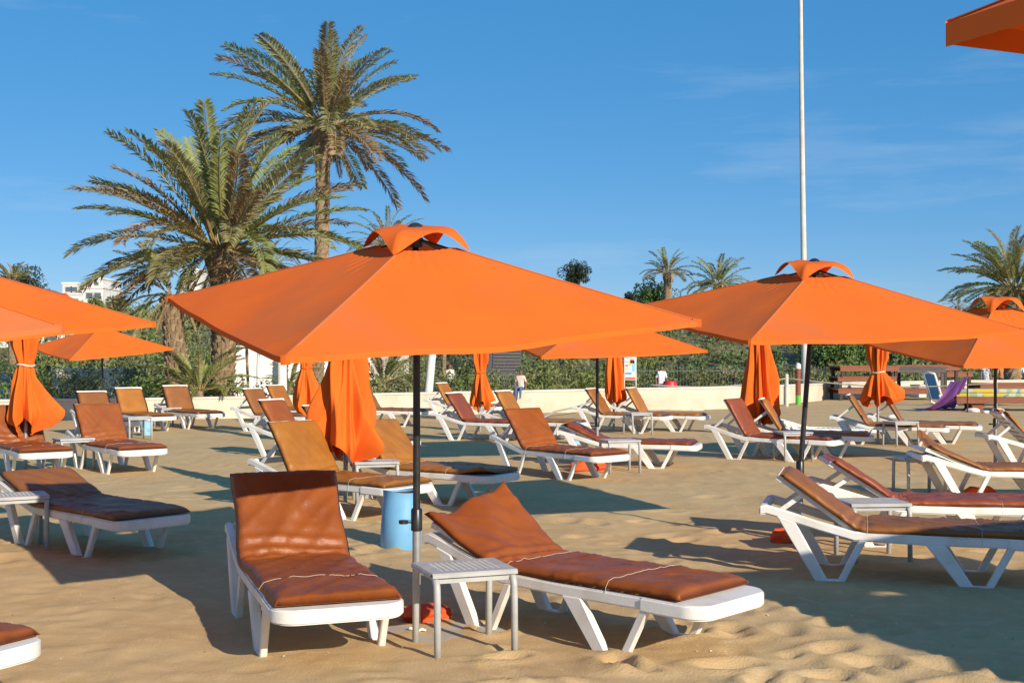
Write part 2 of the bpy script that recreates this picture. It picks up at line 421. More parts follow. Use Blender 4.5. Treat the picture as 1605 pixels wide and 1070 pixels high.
def make_cushion(ang, seed, near, peak=0.0, peak_side=1, curl=0.0, curl_side=-1, wr=1.0):
    rs = np.random.RandomState(seed)
    NS, NT = (110, 30) if near else (40, 10)
    Lb, Ls, th, hw = 0.64, 1.27, 0.042, 0.325
    s = np.linspace(-Lb, Ls, NS); t = np.linspace(-1, 1, NT)
    # centre line by integrating the bend angle
    al = np.where(s < 0, ang, 0) * 1.0
    k = np.clip((s + 0.07) / 0.16, 0, 1); k = k*k*(3-2*k)
    al = ang * (1 - k)
    ds = s[1] - s[0]
    cx = np.cumsum(np.cos(al)) * ds; cz = -np.cumsum(np.sin(al)) * ds
    i0 = np.argmin(np.abs(s - 0.10)); cx = cx - cx[i0] + 0.76; cz = cz - cz[i0] + 0.347
    S, T = np.meshgrid(s, t, indexing='ij')
    CX = cx[:, None] + 0*T; CZ = cz[:, None] + 0*T
    NX, NZ = np.sin(al)[:, None], np.cos(al)[:, None]
    e = np.clip(1 - np.abs(T) ** 14, 0, 1) ** 0.5
    ends = np.clip(1 - np.abs((S - (Ls - Lb)/2) / ((Ls + Lb)/2)) ** 40, 0, 1) ** 0.5
    ph = rs.rand(6) * 6.28; ofs = rs.rand() * 50
    wrk = 0.003 * vnoise(S*5 + ofs, T*2.2 + ofs) + 0.003 * vnoise(S*13 + ofs, T*3 + 4)
    wrk += 0.013 * wr * np.exp(-((S + 0.05)/0.11)**2) * (1 - 2*np.abs(np.sin(S*36 + 0.8*np.sin(T*2.1 + ph[0]) + ph[1]))) * (0.6 + 0.4*vnoise(S*6, T*1.5 + ofs))
    dg = vnoise((S + 0.35*T*(1 if seed % 2 else -1))*7 + ofs, T*1.3 + S*1.5)          # diagonal drag folds
    wrk += 0.010 * wr * np.clip(1 - np.abs(dg)*3.0, 0, 1)
    dg2 = vnoise((S - 0.5*T)*9 + ofs*2, T*2 - S*2); wrk += 0.006 * wr * np.clip(1 - np.abs(dg2)*4.0, 0, 1)
    puff = 0.004 * (1 - T**2)
    up = (th * e * ends + (wrk + puff) * e * ends)
    seam = 1 - 0.14*np.exp(-((S - 0.06)/0.02)**2) - 0.12*np.exp(-((S - 0.80)/0.018)**2)
    up = up * seam
    wob = hw + 0.008 * vnoise(S*4 + ofs, 0*T + 3) + 0.004
    Yt = T * wob
    Ztop = CZ + NZ*up; Xtop = CX + NX*up
    Zbot = CZ + NZ*0.002; Xbot = CX + NX*0.002
    if peak:
        head = np.clip((-S - 0.10)/0.54, 0, 1) ** 1.6
        side = np.clip((T*peak_side + 0.35)/1.35, 0, 1) ** 1.3
        lift = peak * head * side
        fold = 0.03 * head * np.sin(T*5.5 + S*4 + ph[2]) * (1 - head*0.4)
        for Zz in (Ztop, Zbot): Zz += lift + fold
        Xtop += 0.35*lift; Xbot += 0.35*lift
    if curl:
        foot = np.clip((S - Ls + 0.35)/0.35, 0, 1) ** 1.5; side = np.clip((T*curl_side + 0.1)/1.1, 0, 1) ** 1.6
        for Zz in (Ztop, Zbot): Zz += curl*foot*side
    top = np.stack([Xtop, Yt, Ztop], -1); bot = np.stack([Xbot, Yt*0.985, Zbot], -1)
    idx = np.arange(NS*NT).reshape(NS, NT)
    V = np.concatenate([top.reshape(-1, 3), bot.reshape(-1, 3)])
    q = np.stack([idx[:-1, :-1], idx[1:, :-1], idx[1:, 1:], idx[:-1, 1:]], -1).reshape(-1, 4)
    q2 = q[:, ::-1] + NS*NT
    bd = list(idx[0, :]) + list(idx[1:, -1]) + list(idx[-1, -2::-1]) + list(idx[-2:0:-1, 0])
    side = [(bd[i], bd[(i+1) % len(bd)], bd[(i+1) % len(bd)] + NS*NT, bd[i] + NS*NT) for i in range(len(bd))]
    me = bpy.data.meshes.new('cushion')
    me.from_pydata(V.tolist(), [], q[:, ::-1].tolist()[0:0] + q.tolist() + q2.tolist() + side)
    bm = bmesh.new(); bm.from_mesh(me); bmesh.ops.recalc_face_normals(bm, faces=bm.faces); bm.to_mesh(me); bm.free()
    me.polygons.foreach_set('use_smooth', [True]*len(me.polygons))
    # lines for tie cords: positions of the top surface across at s = 0.06 and 0.80
    cords = []
    for sv in (0.06, 0.80):
        i = int(np.argmin(np.abs(s - sv)))
        cords.append([(float(Xtop[i, j]), float(Yt[i, j]), float(Ztop[i, j]) + 0.005) for j in range(NT)])
    return me, cords

LCOUNT = [0]
def lounger(vx, vy, yaw, ang, colour, label, near=False, cshift=0.0, cskew=0.0, anchor=1.44, dz=0.0, cushion=True, **kw):
    """anchor point (world x, y on the lounger's centre line at local x = anchor); yaw = direction foot -> head, degrees left of straight away"""
    LCOUNT[0] += 1; seed = LCOUNT[0]
    hd = Vector((-math.sin(R(yaw)), math.cos(R(yaw)), 0))              # towards the head
    org = Vector((vx, vy, 0)) + hd * anchor                            # head end
    ax = -hd                                                           # local +x
    rz = math.atan2(ax.y, ax.x)
    mid = org + ax * 0.9
    root = empty('sun_lounger', (org.x, org.y, gz(mid.x, mid.y) - 0.012 + dz), rz, label, 'sun lounger', 'sun loungers on the sand')
    me_f, legs, me_b, me_s = LM
    link(bpy.data.objects.new('frame', me_f), root)
    for me in legs:
        for sgn in (-1, 1):
            o = link(bpy.data.objects.new('leg', me), root); o.location = (0, sgn*(W2 + 0.004), 0)
    a = R(ang)
    b = link(bpy.data.objects.new('backrest_frame', me_b), root); b.location = (0.665, 0, 0.345); b.rotation_euler = (0, a - R(2.5 if kw.get('peak') else 0.6), 0)
    # support struts from the back of the backrest down to the rail
    px_, pz_ = 0.665 - 0.46*math.cos(a), 0.345 + 0.46*math.sin(a) - 0.03
    tx, tz = 0.14, 0.47
    ln = math.hypot(px_ - tx, pz_ - tz)
    for sgn in (-1, 1):
        o = link(bpy.data.objects.new('support_strut', me_s), root)
        o.location = (tx, sgn*0.245, tz); o.rotation_euler = (0, -math.atan2(pz_ - tz, px_ - tx), 0); o.scale = (ln, 1, 1)
    if cushion:
        me, cords = make_cushion(a, seed, near, **kw)
        me.materials.append(M[colour])
        c = link(bpy.data.objects.new('cushion', me), root); c.location = (-cshift*math.cos(a*0.5), 0, cshift*math.sin(a*0.5)*0.6); c.rotation_euler = (0, 0, R(cskew))
        if near:
            for cd in cords[(1 if seed in (1, 5, 6) else 0):]:
                cd2 = [(x, y, z) for x, y, z in cd]
                x0, y0, z0 = cd2[0]; x1, y1, z1 = cd2[-1]
                pts = [(x0, y0 - 0.004, z0 - 0.06)] + cd2 + [(x1, y1 + 0.004, z1 - 0.06)]
                MB().tube(pts, 0.0014, 5).build('tie_cord', M['cord'], c)
    return root
def side_feet(v1, v2, half=W2):
    """pixels of the near-side V feet (head V, foot V) -> centre point at the foot V, and yaw"""
    a, b = at(*v1), at(*v2)
    h = (a - b); h.z = 0; h.normalize()
    far = Vector((h.y, -h.x, 0))
    if far.y < 0: far = -far
    c = b + far * half
    return c.x, c.y, math.degrees(math.atan2(-h.x, h.y))
def L_feet(v1, v2, ang, colour, label, **kw):
    x, y, yaw = side_feet(v1, v2); return lounger(x, y, yaw, ang, colour, label, **kw)
def L_near(v2, yaw, ang, colour, label, anchor=1.44, **kw):
    b = at(*v2); h = Vector((-math.sin(R(yaw)), math.cos(R(yaw)), 0)); far = Vector((h.y, -h.x, 0))
    if far.y < 0: far = -far
    c = b + far * W2
    return lounger(c.x, c.y, yaw, ang, colour, label, anchor=anchor, **kw)

# nearest row
c1 = at(502, 1013)
lounger(c1.x, c1.y, 20, 50, 'rust', 'rust brown lounger facing the camera, just left of the nearest umbrella pole', near=True, wr=1.3)
L_feet((733, 975), (963, 1023), 23, 'rust', 'rust lounger with peaked cushion corner, right of the nearest small grey table', near=True, peak=0.17, peak_side=1, wr=1.0, cshift=0.07)
L_feet((1292, 910), (1534, 922), 36, 'brown', 'tan brown lounger at the right edge, nearest of the pair with a grey table between', near=True, wr=1.0)
lounger(3.95, 10.05, 84, 33, 'maroon', 'maroon lounger behind the tan one and the small grey table at the right edge', near=True, wr=1.3)
lounger(-2.64, 5.22, 62, 20, 'rust', 'rust lounger of which only the foot end shows in the bottom left corner', near=True)
L_feet((20, 849), (130, 873), 20, 'brown', 'brown lounger at the left edge, its foot end in the umbrella shadow', near=True)
# left block
lounger(-5.12, 16.2, 40, 56, 'rust', 'rust lounger with tall backrest beside the tied umbrella at the left', near=True)
lounger(-6.2, 15.8, 36, 56, 'rust', 'rust lounger cut by the left edge, left of the small grey table', near=True)
lounger(-7.65, 23.3, 40, 56, 'brown', 'brown lounger half hidden behind the tall rust lounger at the left')
lounger(-7.5, 25.2, 42, 60, 'mustard', 'mustard lounger beside the pale blue bucket at the far left')
lounger(-6.72, 26.1, 44, 62, 'brown', 'brown lounger against the wall below the green young palm')
lounger(-8.9, 20.6, 38, 56, 'brown', 'brown lounger behind the tied umbrella at the left edge')
# middle block
L_near((546, 816), 52, 57, 'mustard', 'mustard lounger directly behind the rust one that faces the camera', near=True)
L_near((697, 793), 56, 50, 'mustard', 'mustard lounger with curled cushion corner, right of the big folded umbrella', near=True, curl=0.07, curl_side=-1)
L_near((418, 716), 62, 56, 'rust', 'rust lounger behind the mustard one, left of the big folded umbrella', anchor=0.46)
L_near((388, 676), 62, 58, 'brown', 'brown lounger nearest the wall left of the small folded umbrella', anchor=0.46)
L_near((424, 664), 62, 60, 'mustard', 'mustard lounger whose top edge shows behind the brown one by the wall', anchor=0.46)
lounger(-1.95, 17.9, 62, 50, 'brown', 'brown lounger of which only the foot end shows right of the big folded umbrella')
L_feet((790, 742), (886, 752.5), 53, 'rust', 'rust lounger in the centre, right of the nearest umbrella pole', near=True)
L_near((711, 691), 66, 55, 'maroon', 'maroon lounger left of the thin folded umbrella in the centre', anchor=0.46)
L_near((859, 692), 62, 60, 'mustard', 'mustard lounger right of the thin folded umbrella in the centre')
L_near((629, 668), 70, 56, 'brown', 'brown lounger by the wall, left of the nearest umbrella pole')
L_near((690, 657), 66, 60, 'mustard', 'mustard lounger by the wall near the leaning white post', anchor=0.46)
L_near((1030, 733), 74, 24, 'maroon', 'maroon lounger with low backrest beside the grey table in the centre')
L_near((1001, 679), 66, 56, 'brown', 'brown lounger under the centre umbrella, left of the folded one')
L_near((1061, 676.5), 66, 60, 'mustard', 'mustard brown lounger by the wall, right of the folded umbrella in the centre')
# right block
L_feet((1152, 720), (1248, 724.5), 60, 'maroon', 'maroon brown lounger left of the second umbrella pole', near=True)
L_near((1309, 718), 72, 58, 'mustard', 'mustard lounger behind the second umbrella pole')
L_near((1434, 699), 70, 58, 'brown', 'brown lounger below the tied umbrella at the right')
L_near((1487, 695), 70, 58, 'brown', 'brown lounger just behind the small grey table at the right, farther of its pair')
L_near((1513, 786), 86, 24, 'brown', 'tan lounger with low peaked backrest at the right edge, orange bundle beneath', near=True, anchor=0.46, peak=0.12, peak_side=1)
L_near((1603, 738), 84, 48, 'mustard', 'mustard lounger cut by the right edge beside the umbrella pole', anchor=0.46, peak=0.06)
lounger(6.9, 24.6, 88, 2, 'brown', 'bare white lounger frame lying flat in front of the purple cloth', cushion=False, dz=-0.25)

# ------------------------------------------------------------------ side tables
def make_table_meshes():
    h, w, d = 0.445, 0.21, 0.20
    fr = []
    for s in (-1, 1):
        mb = MB(); pts = [(s*w, -d - 0.012, -0.03), (s*w, -d - 0.004, 0.30)]
        for k in range(7): a = k*math.pi/12; pts.append((s*w, -d + 0.065 - 0.065*math.cos(a), h - 0.09 + 0.065*math.sin(a)))
        for k in range(7): a = math.pi/2 - k*math.pi/12; pts.append((s*w, d - 0.065 + 0.065*math.cos(a), h - 0.09 + 0.065*math.sin(a)))
        pts += [(s*w, d + 0.004, 0.30), (s*w, d + 0.012, -0.03)]
        mb.tube(pts, 0.0185, 10); fr.append(mb.mesh('table_side_frame', M['tablegrey'], True))
    apron = [MB().box(-w, w, s*(d-0.03) - 0.008, s*(d-0.03) + 0.008, h - 0.055, h - 0.026).mesh('apron', M['tablegrey']) for s in (-1, 1)]
    # perforated top: grid of cells, each with a square hole
    tp = MB(); zt, zb = h, h - 0.010; n = 11; m = 0.06
    X0, X1, Y0, Y1 = -w - 0.022, w + 0.022, -d + 0.012, d - 0.012
    gxs = [X0] + list(np.linspace(X0 + m, X1 - m, n + 1)) + [X1]; gys = [Y0] + list(np.linspace(Y0 + m, Y1 - m, n + 1)) + [Y1]
    for i in range(n + 2):
        for j in range(n + 2):
            x0, x1, y0, y1 = gxs[i], gxs[i+1], gys[j], gys[j+1]
            if 0 < i < n + 1 and 0 < j < n + 1:
                q = 0.27; ax, bx = x0 + (x1-x0)*q, x1 - (x1-x0)*q; ay, by = y0 + (y1-y0)*q, y1 - (y1-y0)*q
                vs = [(x0,y0,zt),(x1,y0,zt),(x1,y1,zt),(x0,y1,zt),(ax,ay,zt),(bx,ay,zt),(bx,by,zt),(ax,by,zt),(ax,ay,zb),(bx,ay,zb),(bx,by,zb),(ax,by,zb)]
                tp.add(vs, [(0,1,5,4),(1,2,6,5),(2,3,7,6),(3,0,4,7),(4,5,9,8),(5,6,10,9),(6,7,11,10),(7,4,8,11)])
            else:
                tp.add([(x0,y0,zt),(x1,y0,zt),(x1,y1,zt),(x0,y1,zt)], [(0,1,2,3)])
    for a, b in (((X0,Y0),(X1,Y0)), ((X1,Y0),(X1,Y1)), ((X1,Y1),(X0,Y1)), ((X0,Y1),(X0,Y0))):
        ox, oy = (b[1]-a[1]), -(b[0]-a[0]); ln = math.hypot(ox, oy); ox, oy = ox/ln*0.010, oy/ln*0.010
        tp.add([(a[0],a[1],zt),(b[0],b[1],zt),(b[0]+ox,b[1]+oy,zt-0.008),(a[0]+ox,a[1]+oy,zt-0.008),(a[0]+ox,a[1]+oy,zt-0.024),(b[0]+ox,b[1]+oy,zt-0.024)], [(1,0,3,2),(2,3,4,5)])
    bm = bmesh.new(); me = tp.mesh('table_top', M['tablegrey']); bm.from_mesh(me); bmesh.ops.remove_doubles(bm, verts=bm.verts, dist=1e-5)
    bmesh.ops.recalc_face_normals(bm, faces=bm.faces); bm.to_mesh(me); bm.free()
    return fr, apron, me
TM = make_table_meshes()
def table(x, y, rot, label):
    root = empty('side_table', (x, y, gz(x, y) - 0.01), R(rot), label, 'table', 'small grey side tables')
    for me in TM[0]: link(bpy.data.objects.new('side_frame', me), root)
    for me in TM[1]: link(bpy.data.objects.new('apron', me), root)
    link(bpy.data.objects.new('table_top', TM[2]), root)
    return root
table(-0.255, 6.47, 20, 'grey perforated metal table beside the nearest umbrella pole')
table(-3.98, 9.72, 28, 'grey perforated metal table cut by the left edge, before the shaded lounger')
table(-6.0, 16.6, 35, 'grey metal table left of the tall rust lounger')
table(-7.0, 22.6, 38, 'grey metal table beside the pale blue bucket')
table(-7.55, 26.6, 40, 'grey metal table by the mustard lounger at the far left')
table(-1.44, 12.78, 12, 'grey metal table under the big folded umbrella')
table(1.45, 16.3, 14, 'grey metal table right of the centre rust lounger')
table(2.5, 24.1, 20, 'grey metal table below the folded umbrella in the centre')
table(4.15, 17.9, 10, 'grey metal table between the maroon and mustard loungers behind the second pole')
table(6.7, 20.9, 15, 'grey metal table below the tied umbrella at the right')
table(4.55, 13.55, 5, 'grey metal table standing alone in shade left of the low tan lounger')
table(2.75, 9.25, 4, 'grey slatted metal table between the tan and maroon loungers at right')

# ------------------------------------------------------------------ umbrellas
def rib_line(mb, pts, r): mb.tube(pts, r, 6)
def umbrella(x, y, phi, tilt, label, rim=1.84, half=1.655, apex=2.27, lean=(0, 0), collar=0.62, cloth='canvas', seed=0, tilt_dir=-90, visible_pole=True):
    rs = np.random.RandomState(100 + seed)
    g = gz(x, y)
    root = empty('beach_umbrella', (x, y, g), 0, label, 'umbrella', 'open orange beach umbrellas')
    MB().tube([(0,0,-0.12),(0,0,collar)], 0.0245, 14).build('lower_pole', M['steel'], root, True, R(40))
    MB().tube([(0,0,collar - 0.06),(lean[0]*0.4, lean[1]*0.4, 1.75)], 0.0215, 14).build('upper_pole', M['black'], root, True, R(40))
    co = MB(); co.lathe([(0.0245, collar - 0.075), (0.033, collar - 0.07), (0.033, collar + 0.05), (0.027, collar + 0.058), (0.0215, collar + 0.058)], 16)
    co.build('collar', M['black'], root, True, R(40))
    kn = MB(); kn.tube([(-0.03, -0.005, collar - 0.02), (-0.065, -0.02, collar - 0.02)], 0.009, 8); kn.lathe([(0.0, -0.012), (0.026, -0.010), (0.028, 0.010), (0.0, 0.012)], 12, (-0.075, -0.022, collar - 0.02))
    kn.build('clamp_knob', M['black'], root)
    piv = Vector((lean[0]*0.45, lean[1]*0.45, 1.78))
    td = Vector((math.cos(R(tilt_dir)), math.sin(R(tilt_dir)), 0))
    axis = Vector((0, 0, 1)).cross(td)
    T = Matrix.Translation(piv) @ Matrix.Rotation(R(tilt), 4, axis) @ Matrix.Translation(-Vector((0, 0, 1.78)))
    drop = apex - rim
    cs = [Vector((half*math.cos(R(-phi) - k*math.pi/2), half*math.sin(R(-phi) - k*math.pi/2), 0)) for k in range(4)]
    NR, NSg = 22, 18
    def zprof(r): return apex - drop * (r ** 0.94)
    V = []; fs = []; mb = MB()
    for k in range(4):
        a, b = cs[k], cs[(k+1) % 4]
        P = np.zeros((NR+1, NSg+1, 3))
        for i in range(NR+1):
            r = 0.145 + (1 - 0.145) * i/NR
            for j in range(NSg+1):
                s = j/NSg; bell = math.sin(math.pi*s)
                p = a.lerp(b, s) * r
                p = p * (1 - 0.010*bell*r*r)                        # edge pulled in between the corners
                ed = min(s, 1 - s); sag = -0.065*bell*r*(1 - 0.60*r) + 0.0045*math.sin(s*46 + k)*r*r*math.exp(-(ed/0.10)**2) + 0.004*math.sin(s*60 + 9*r)*(1 - r)*bell
                z = zprof(r) + sag + 0.006*math.sin(7*s + 3*k + seed)*r*bell + 0.012*float(vnoise(p.x*2 + seed*7, p.y*2))*bell*r
                if r > 0.93: z -= 0.0
                P[i, j] = T @ Vector((p.x, p.y, z))
        # hem turned down
        hem = P[-1].copy(); hem[:, 2] -= 0.028; hem[:, 0:2] *= 1.0
        P = np.concatenate([P, hem[None]], 0)
        r_, c_, _ = P.shape
        base = len(mb.v); mb.v += [tuple(p) for p in P.reshape(-1, 3)]
        for i in range(r_-1):
            for j in range(c_-1):
                q = (base + i*c_ + j, base + i*c_ + j + 1, base + (i+1)*c_ + j + 1, base + (i+1)*c_ + j)
                mb.f.append(q[::-1])
    me = mb.mesh('canopy', M[cloth], False)
    bm = bmesh.new(); bm.from_mesh(me); bmesh.ops.remove_doubles(bm, verts=bm.verts, dist=1e-4); bm.to_mesh(me); bm.free()
    me.polygons.foreach_set('use_smooth', [True]*len(me.polygons)); me.set_sharp_from_angle(angle=R(9))
    can = link(bpy.data.objects.new('canopy', me), root)
    for k in range(4):                                             # seam tape along each rib
        sm = MB(); d_ = cs[k].normalized(); q = Vector((-d_.y, d_.x, 0))*0.011
        pr = []
        for i in range(13):
            r = 0.15 + 0.845*i/12; c_ = cs[k]*r + Vector((0, 0, zprof(r) + 0.0035)); pr += [T @ (c_ - q - Vector((0, 0, 0.004))), T @ c_, T @ (c_ + q - Vector((0, 0, 0.004)))]
        sm.add(pr, [(3*i, 3*i+1, 3*i+4, 3*i+3) for i in range(12)] + [(3*i+1, 3*i+2, 3*i+5, 3*i+4) for i in range(12)])
        sm.build('seam_tape', M['canvas_old'] if cloth == 'canvas' else M['canvas'], can)
    # raised vent cap with arched sides
    cap = MB(); cr = 0.20
    ztop = apex + 0.045
    for k in range(4):
        a, b = cs[k]*cr, cs[(k+1) % 4]*cr
        P = np.zeros((13, 15, 3))
        for i in range(13):
            r = (i/12)**0.55
            for j in range(15):
                s = j/14; bell = math.sin(math.pi*s)
                p = a.lerp(b, s)*r*(1 + 0.03*bell*r)
                zc = zprof(cr) + 0.012                             # corner height, stitched to the canopy
                edge = zc + (ztop - zc)*(0.92*bell**1.4) + 0.014*math.sin(5*s + k*2.1 + seed)*bell
                z = ztop + (edge - ztop)*(r**6.5) - 0.004*r
                P[i, j] = T @ Vector((p.x, p.y, z))
        base = len(cap.v); cap.v += [tuple(p) for p in P.reshape(-1, 3)]
        for i in range(12):
            for j in range(14):
                cap.f.append((base + (i+1)*15 + j, base + (i+1)*15 + j + 1, base + i*15 + j + 1, base + i*15 + j))
    me = cap.mesh('vent_cap', M[cloth]); bm = bmesh.new(); bm.from_mesh(me); bmesh.ops.remove_doubles(bm, verts=bm.verts, dist=1e-4); bm.to_mesh(me); bm.free()
    me.polygons.foreach_set('use_smooth', [True]*len(me.polygons))
    link(bpy.data.objects.new('vent_cap', me), root)
    top = T @ Vector((0, 0, apex + 0.022))
    MB().ball(tuple(top), 0.052, 16, 10, 0.9).build('finial', M['black'], root, True)
    up = MB(); up.tube([tuple(piv + Vector((0, 0, -0.04))), tuple(T @ Vector((0, 0, apex + 0.02)))], 0.019, 10); up.build('tilt_post', M['black'], root, True)
    MB().tube([tuple(T @ Vector((0, 0, apex - 0.07))), tuple(T @ Vector((0, 0, apex - 0.02)))], 0.045, 12).build('hub', M['black'], root)
    run = T @ Vector((0, 0, 1.83))
    for k in range(4):
        rb = MB(); pts = [T @ (cs[k]*r + Vector((0, 0, zprof(r) - 0.020))) for r in (0.02, 0.25, 0.5, 0.75, 0.985)]
        rb.tube([tuple(p) for p in pts], 0.009, 6); rib = rb.build('rib', M['black'], root)
        sb = MB(); sb.tube([tuple(run), tuple(T @ (cs[k]*0.45 + Vector((0, 0, zprof(0.45) - 0.03))))], 0.008, 6); sb.build('strut', M['black'], rib)
        pk = MB(); c_ = T @ (cs[k]*0.992 + Vector((0, 0, zprof(1.0)))); d_ = cs[k].normalized()
        q = Vector((-d_.y, d_.x, 0)); e0 = c_ - d_*0.03
        pk.add([e0 + q*0.018 + Vector((0,0,0.016)), e0 - q*0.018 + Vector((0,0,0.016)), c_ + d_*0.012 - q*0.012 + Vector((0,0,0.010)), c_ + d_*0.012 + q*0.012 + Vector((0,0,0.010)),
                e0 + q*0.018 - Vector((0,0,0.03)), e0 - q*0.018 - Vector((0,0,0.03)), c_ + d_*0.012 - q*0.012 - Vector((0,0,0.034)), c_ + d_*0.012 + q*0.012 - Vector((0,0,0.034))],
               [(0,1,2,3),(7,6,5,4),(0,3,7,4),(2,1,5,6),(3,2,6,7),(1,0,4,5)])
        if seed != 8: pk.build('corner_pocket', M[cloth], root)
    return root
UP = {}
b = at(653, 975); umbrella(b.x, b.y, 17, 10.4, 'large open orange umbrella nearest the camera, over the two rust loungers', seed=1)
b = at(1254, 850); umbrella(b.x, b.y, 29, 8.5, 'open orange umbrella second nearest, right of centre with black ball on top', rim=1.865, lean=(0.22, 0.0), apex=2.29, seed=2)
b = at(936, 729); umbrella(b.x, b.y, 30, 8.0, 'open orange umbrella in the middle distance, partly hidden behind the nearest one', rim=1.74, apex=2.18, seed=3)
b = at(1560, 729); umbrella(b.x, b.y, 33, 7.5, 'open orange umbrella cut by the right edge', rim=1.64, apex=2.36, half=1.9, seed=4, lean=(0.0, 0))
b = at(162, 666); umbrella(b.x, b.y, 4, 9.0, 'small looking far open umbrella at the left, above the mustard lounger', rim=1.73, apex=2.22, seed=5, lean=(-0.1, 0))
umbrella(-4.22, 9.1, 10, 9.0, 'bright open orange umbrella cut by the left edge, above the tied one', rim=1.83, seed=6)
umbrella(-3.93, 6.3, 5, 9.0, 'faded dusty orange umbrella corner at the left edge, nearest of the left ones', rim=1.72, cloth='canvas_old', seed=7)
umbrella(1.84, 0.46, 37, 3.0, 'near umbrella of which only a corner shows at top right', rim=1.895, apex=2.36, seed=8)
umbrella(5.35, 4.25, 30, 9.0, 'umbrella outside the right edge that shades the sand at lower right', rim=1.85, seed=9)

# ---- folded umbrellas
def folded(x, y, zb, rb, label, tie=None, seed=0, skew=(0.0, 0.0), top=2.25, strap=None, spread=None, nf=7):
    rs = np.random.RandomState(300 + seed)
    root = empty('folded_umbrella', (x, y, gz(x, y)), 0, label, 'umbrella', 'folded orange umbrellas')
    MB().tube([(0,0,-0.1),(0,0,0.7)], 0.0245, 12).build('lower_pole', M['steel'], root, True, R(40))
    MB().tube([(0,0,0.6),(0,0,top)], 0.021, 12).build('upper_pole', M['black'], root, True, R(40))
    NZ, NA = 60, 180
    P = np.zeros((NZ+1, NA+1, 3))
    ph = rs.rand(8)*6.28
    for j in range(NA+1):
        th = 2*math.pi*j/NA
        # hanging corners: bottom edge depends on angle
        jag = 0.5 + 0.5*math.cos(4*th + ph[0]); jag2 = 0.5 + 0.5*math.cos(3*th + ph[1])
        z_end = zb + 0.16*(1 - jag) + 0.10*jag2
        for i in range(NZ+1):
            t = i/NZ; z = top - (top - z_end)*t
            u = (top - z)/(top - zb)
            if tie is None:
                r0 = 0.06 + (rb - 0.06)*(u**1.15)
                if u > 0.86: r0 *= 1 - 0.55*((u - 0.86)/0.14)**1.5
            else:
                ut = (top - tie)/(top - zb)
                if u < ut: r0 = 0.10 + 0.045*math.sin(math.pi*min(1, u/ut)**0.7)
                else:
                    w = (u - ut)/(1 - ut); r0 = 0.10 + (rb - 0.10)*min(1, (w/0.7))**1.0
                    if w > 0.75: r0 *= 1 - 0.35*((w - 0.75)/0.25)
            w1 = nf*0.5*th + ph[2] + 1.1*math.sin(1.7*z + ph[3]); fold = 0.40*(1 - 2*abs(math.sin(w1))**1.3) + 0.16*math.cos((nf*2-3)*th + ph[4] + 2.5*z) + 0.22*math.cos(2*th + ph[5] + 0.8*z) + 0.12*(1 - 2*abs(math.sin((nf + 2)*th + ph[6] + 0.6*math.sin(2.1*z + ph[7])))) + 0.30*float(vnoise(math.cos(th)*2.3 + seed*5, math.sin(th)*2.3 + z*2.0))
            if tie is not None: fold *= min(1.0, 0.25 + abs(z - tie)*3)
            r = r0*(1 + fold*0.8)
            ex = 1.0
            if spread: ex = 1 + spread[1]*max(0, math.cos(th - R(spread[0])))**3*max(0.0, 1 - abs((u - 0.80)/0.26))
            r *= ex
            P[i, j] = (r*math.cos(th) + skew[0]*u*u, r*math.sin(th) + skew[1]*u*u, z)
    P[:, -1] = P[:, 0]
    me = grid_mesh('cloth', P, M['canvas'])
    c = link(bpy.data.objects.new('cloth', me), root)
    if tie is not None:
        tb = MB(); pts = []
        for k in range(25):
            th = 2*math.pi*k/24; pts.append((0.112*math.cos(th), 0.112*math.sin(th), tie + 0.012*math.sin(2*th + ph[6])))
        tb.tube(pts, 0.014, 6); tb.build('tie_strap', M['cord'] if strap else M['canvas'], root)
    cp = MB()
    for k in range(5):
        th = 2*math.pi*k/5 + ph[7]
        cp.add([(0.02*math.cos(th-.5), 0.02*math.sin(th-.5), top + 0.05), (0.02*math.cos(th+.5), 0.02*math.sin(th+.5), top + 0.05), (0.10*math.cos(th+.45), 0.10*math.sin(th+.45), top - 0.22), (0.12*math.cos(th-.4), 0.12*math.sin(th-.4), top - 0.19)], [(0,1,2,3)])
    cp.build('vent_cap', M['canvas'], root)
    MB().ball((0, 0, top + 0.07), 0.05, 12, 8).build('finial', M['black'], root, True)
    return root
folded(-6.62, 16.5, 0.45, 0.21, 'folded umbrella with cream tie at the left edge', tie=1.42, seed=1, strap=True, spread=(-10, 1.0))
folded(-1.75, 12.75, 0.36, 0.36, 'big folded orange umbrella between the two mustard loungers', seed=2, nf=6)
folded(-3.73, 22.0, 0.43, 0.22, 'folded umbrella tied high, left of the big folded one', tie=1.36, seed=3)
folded(-0.66, 25.0, 0.38, 0.20, 'thin folded umbrella behind the nearest umbrella pole, in the centre', tie=1.20, seed=4, skew=(0.04, 0))
folded(2.14, 25.5, 0.45, 0.22, 'folded umbrella beside the blue and white notice board', seed=5, skew=(0.06, 0))
folded(3.98, 19.5, 0.42, 0.29, 'long folded umbrella hanging below the second nearest open one', seed=6, skew=(0.03, 0), nf=8)
folded(6.52, 21.6, 0.62, 0.20, 'folded umbrella with pale tie before the stack of wooden tables', tie=1.27, seed=7, strap=True, spread=(0, 1.0))

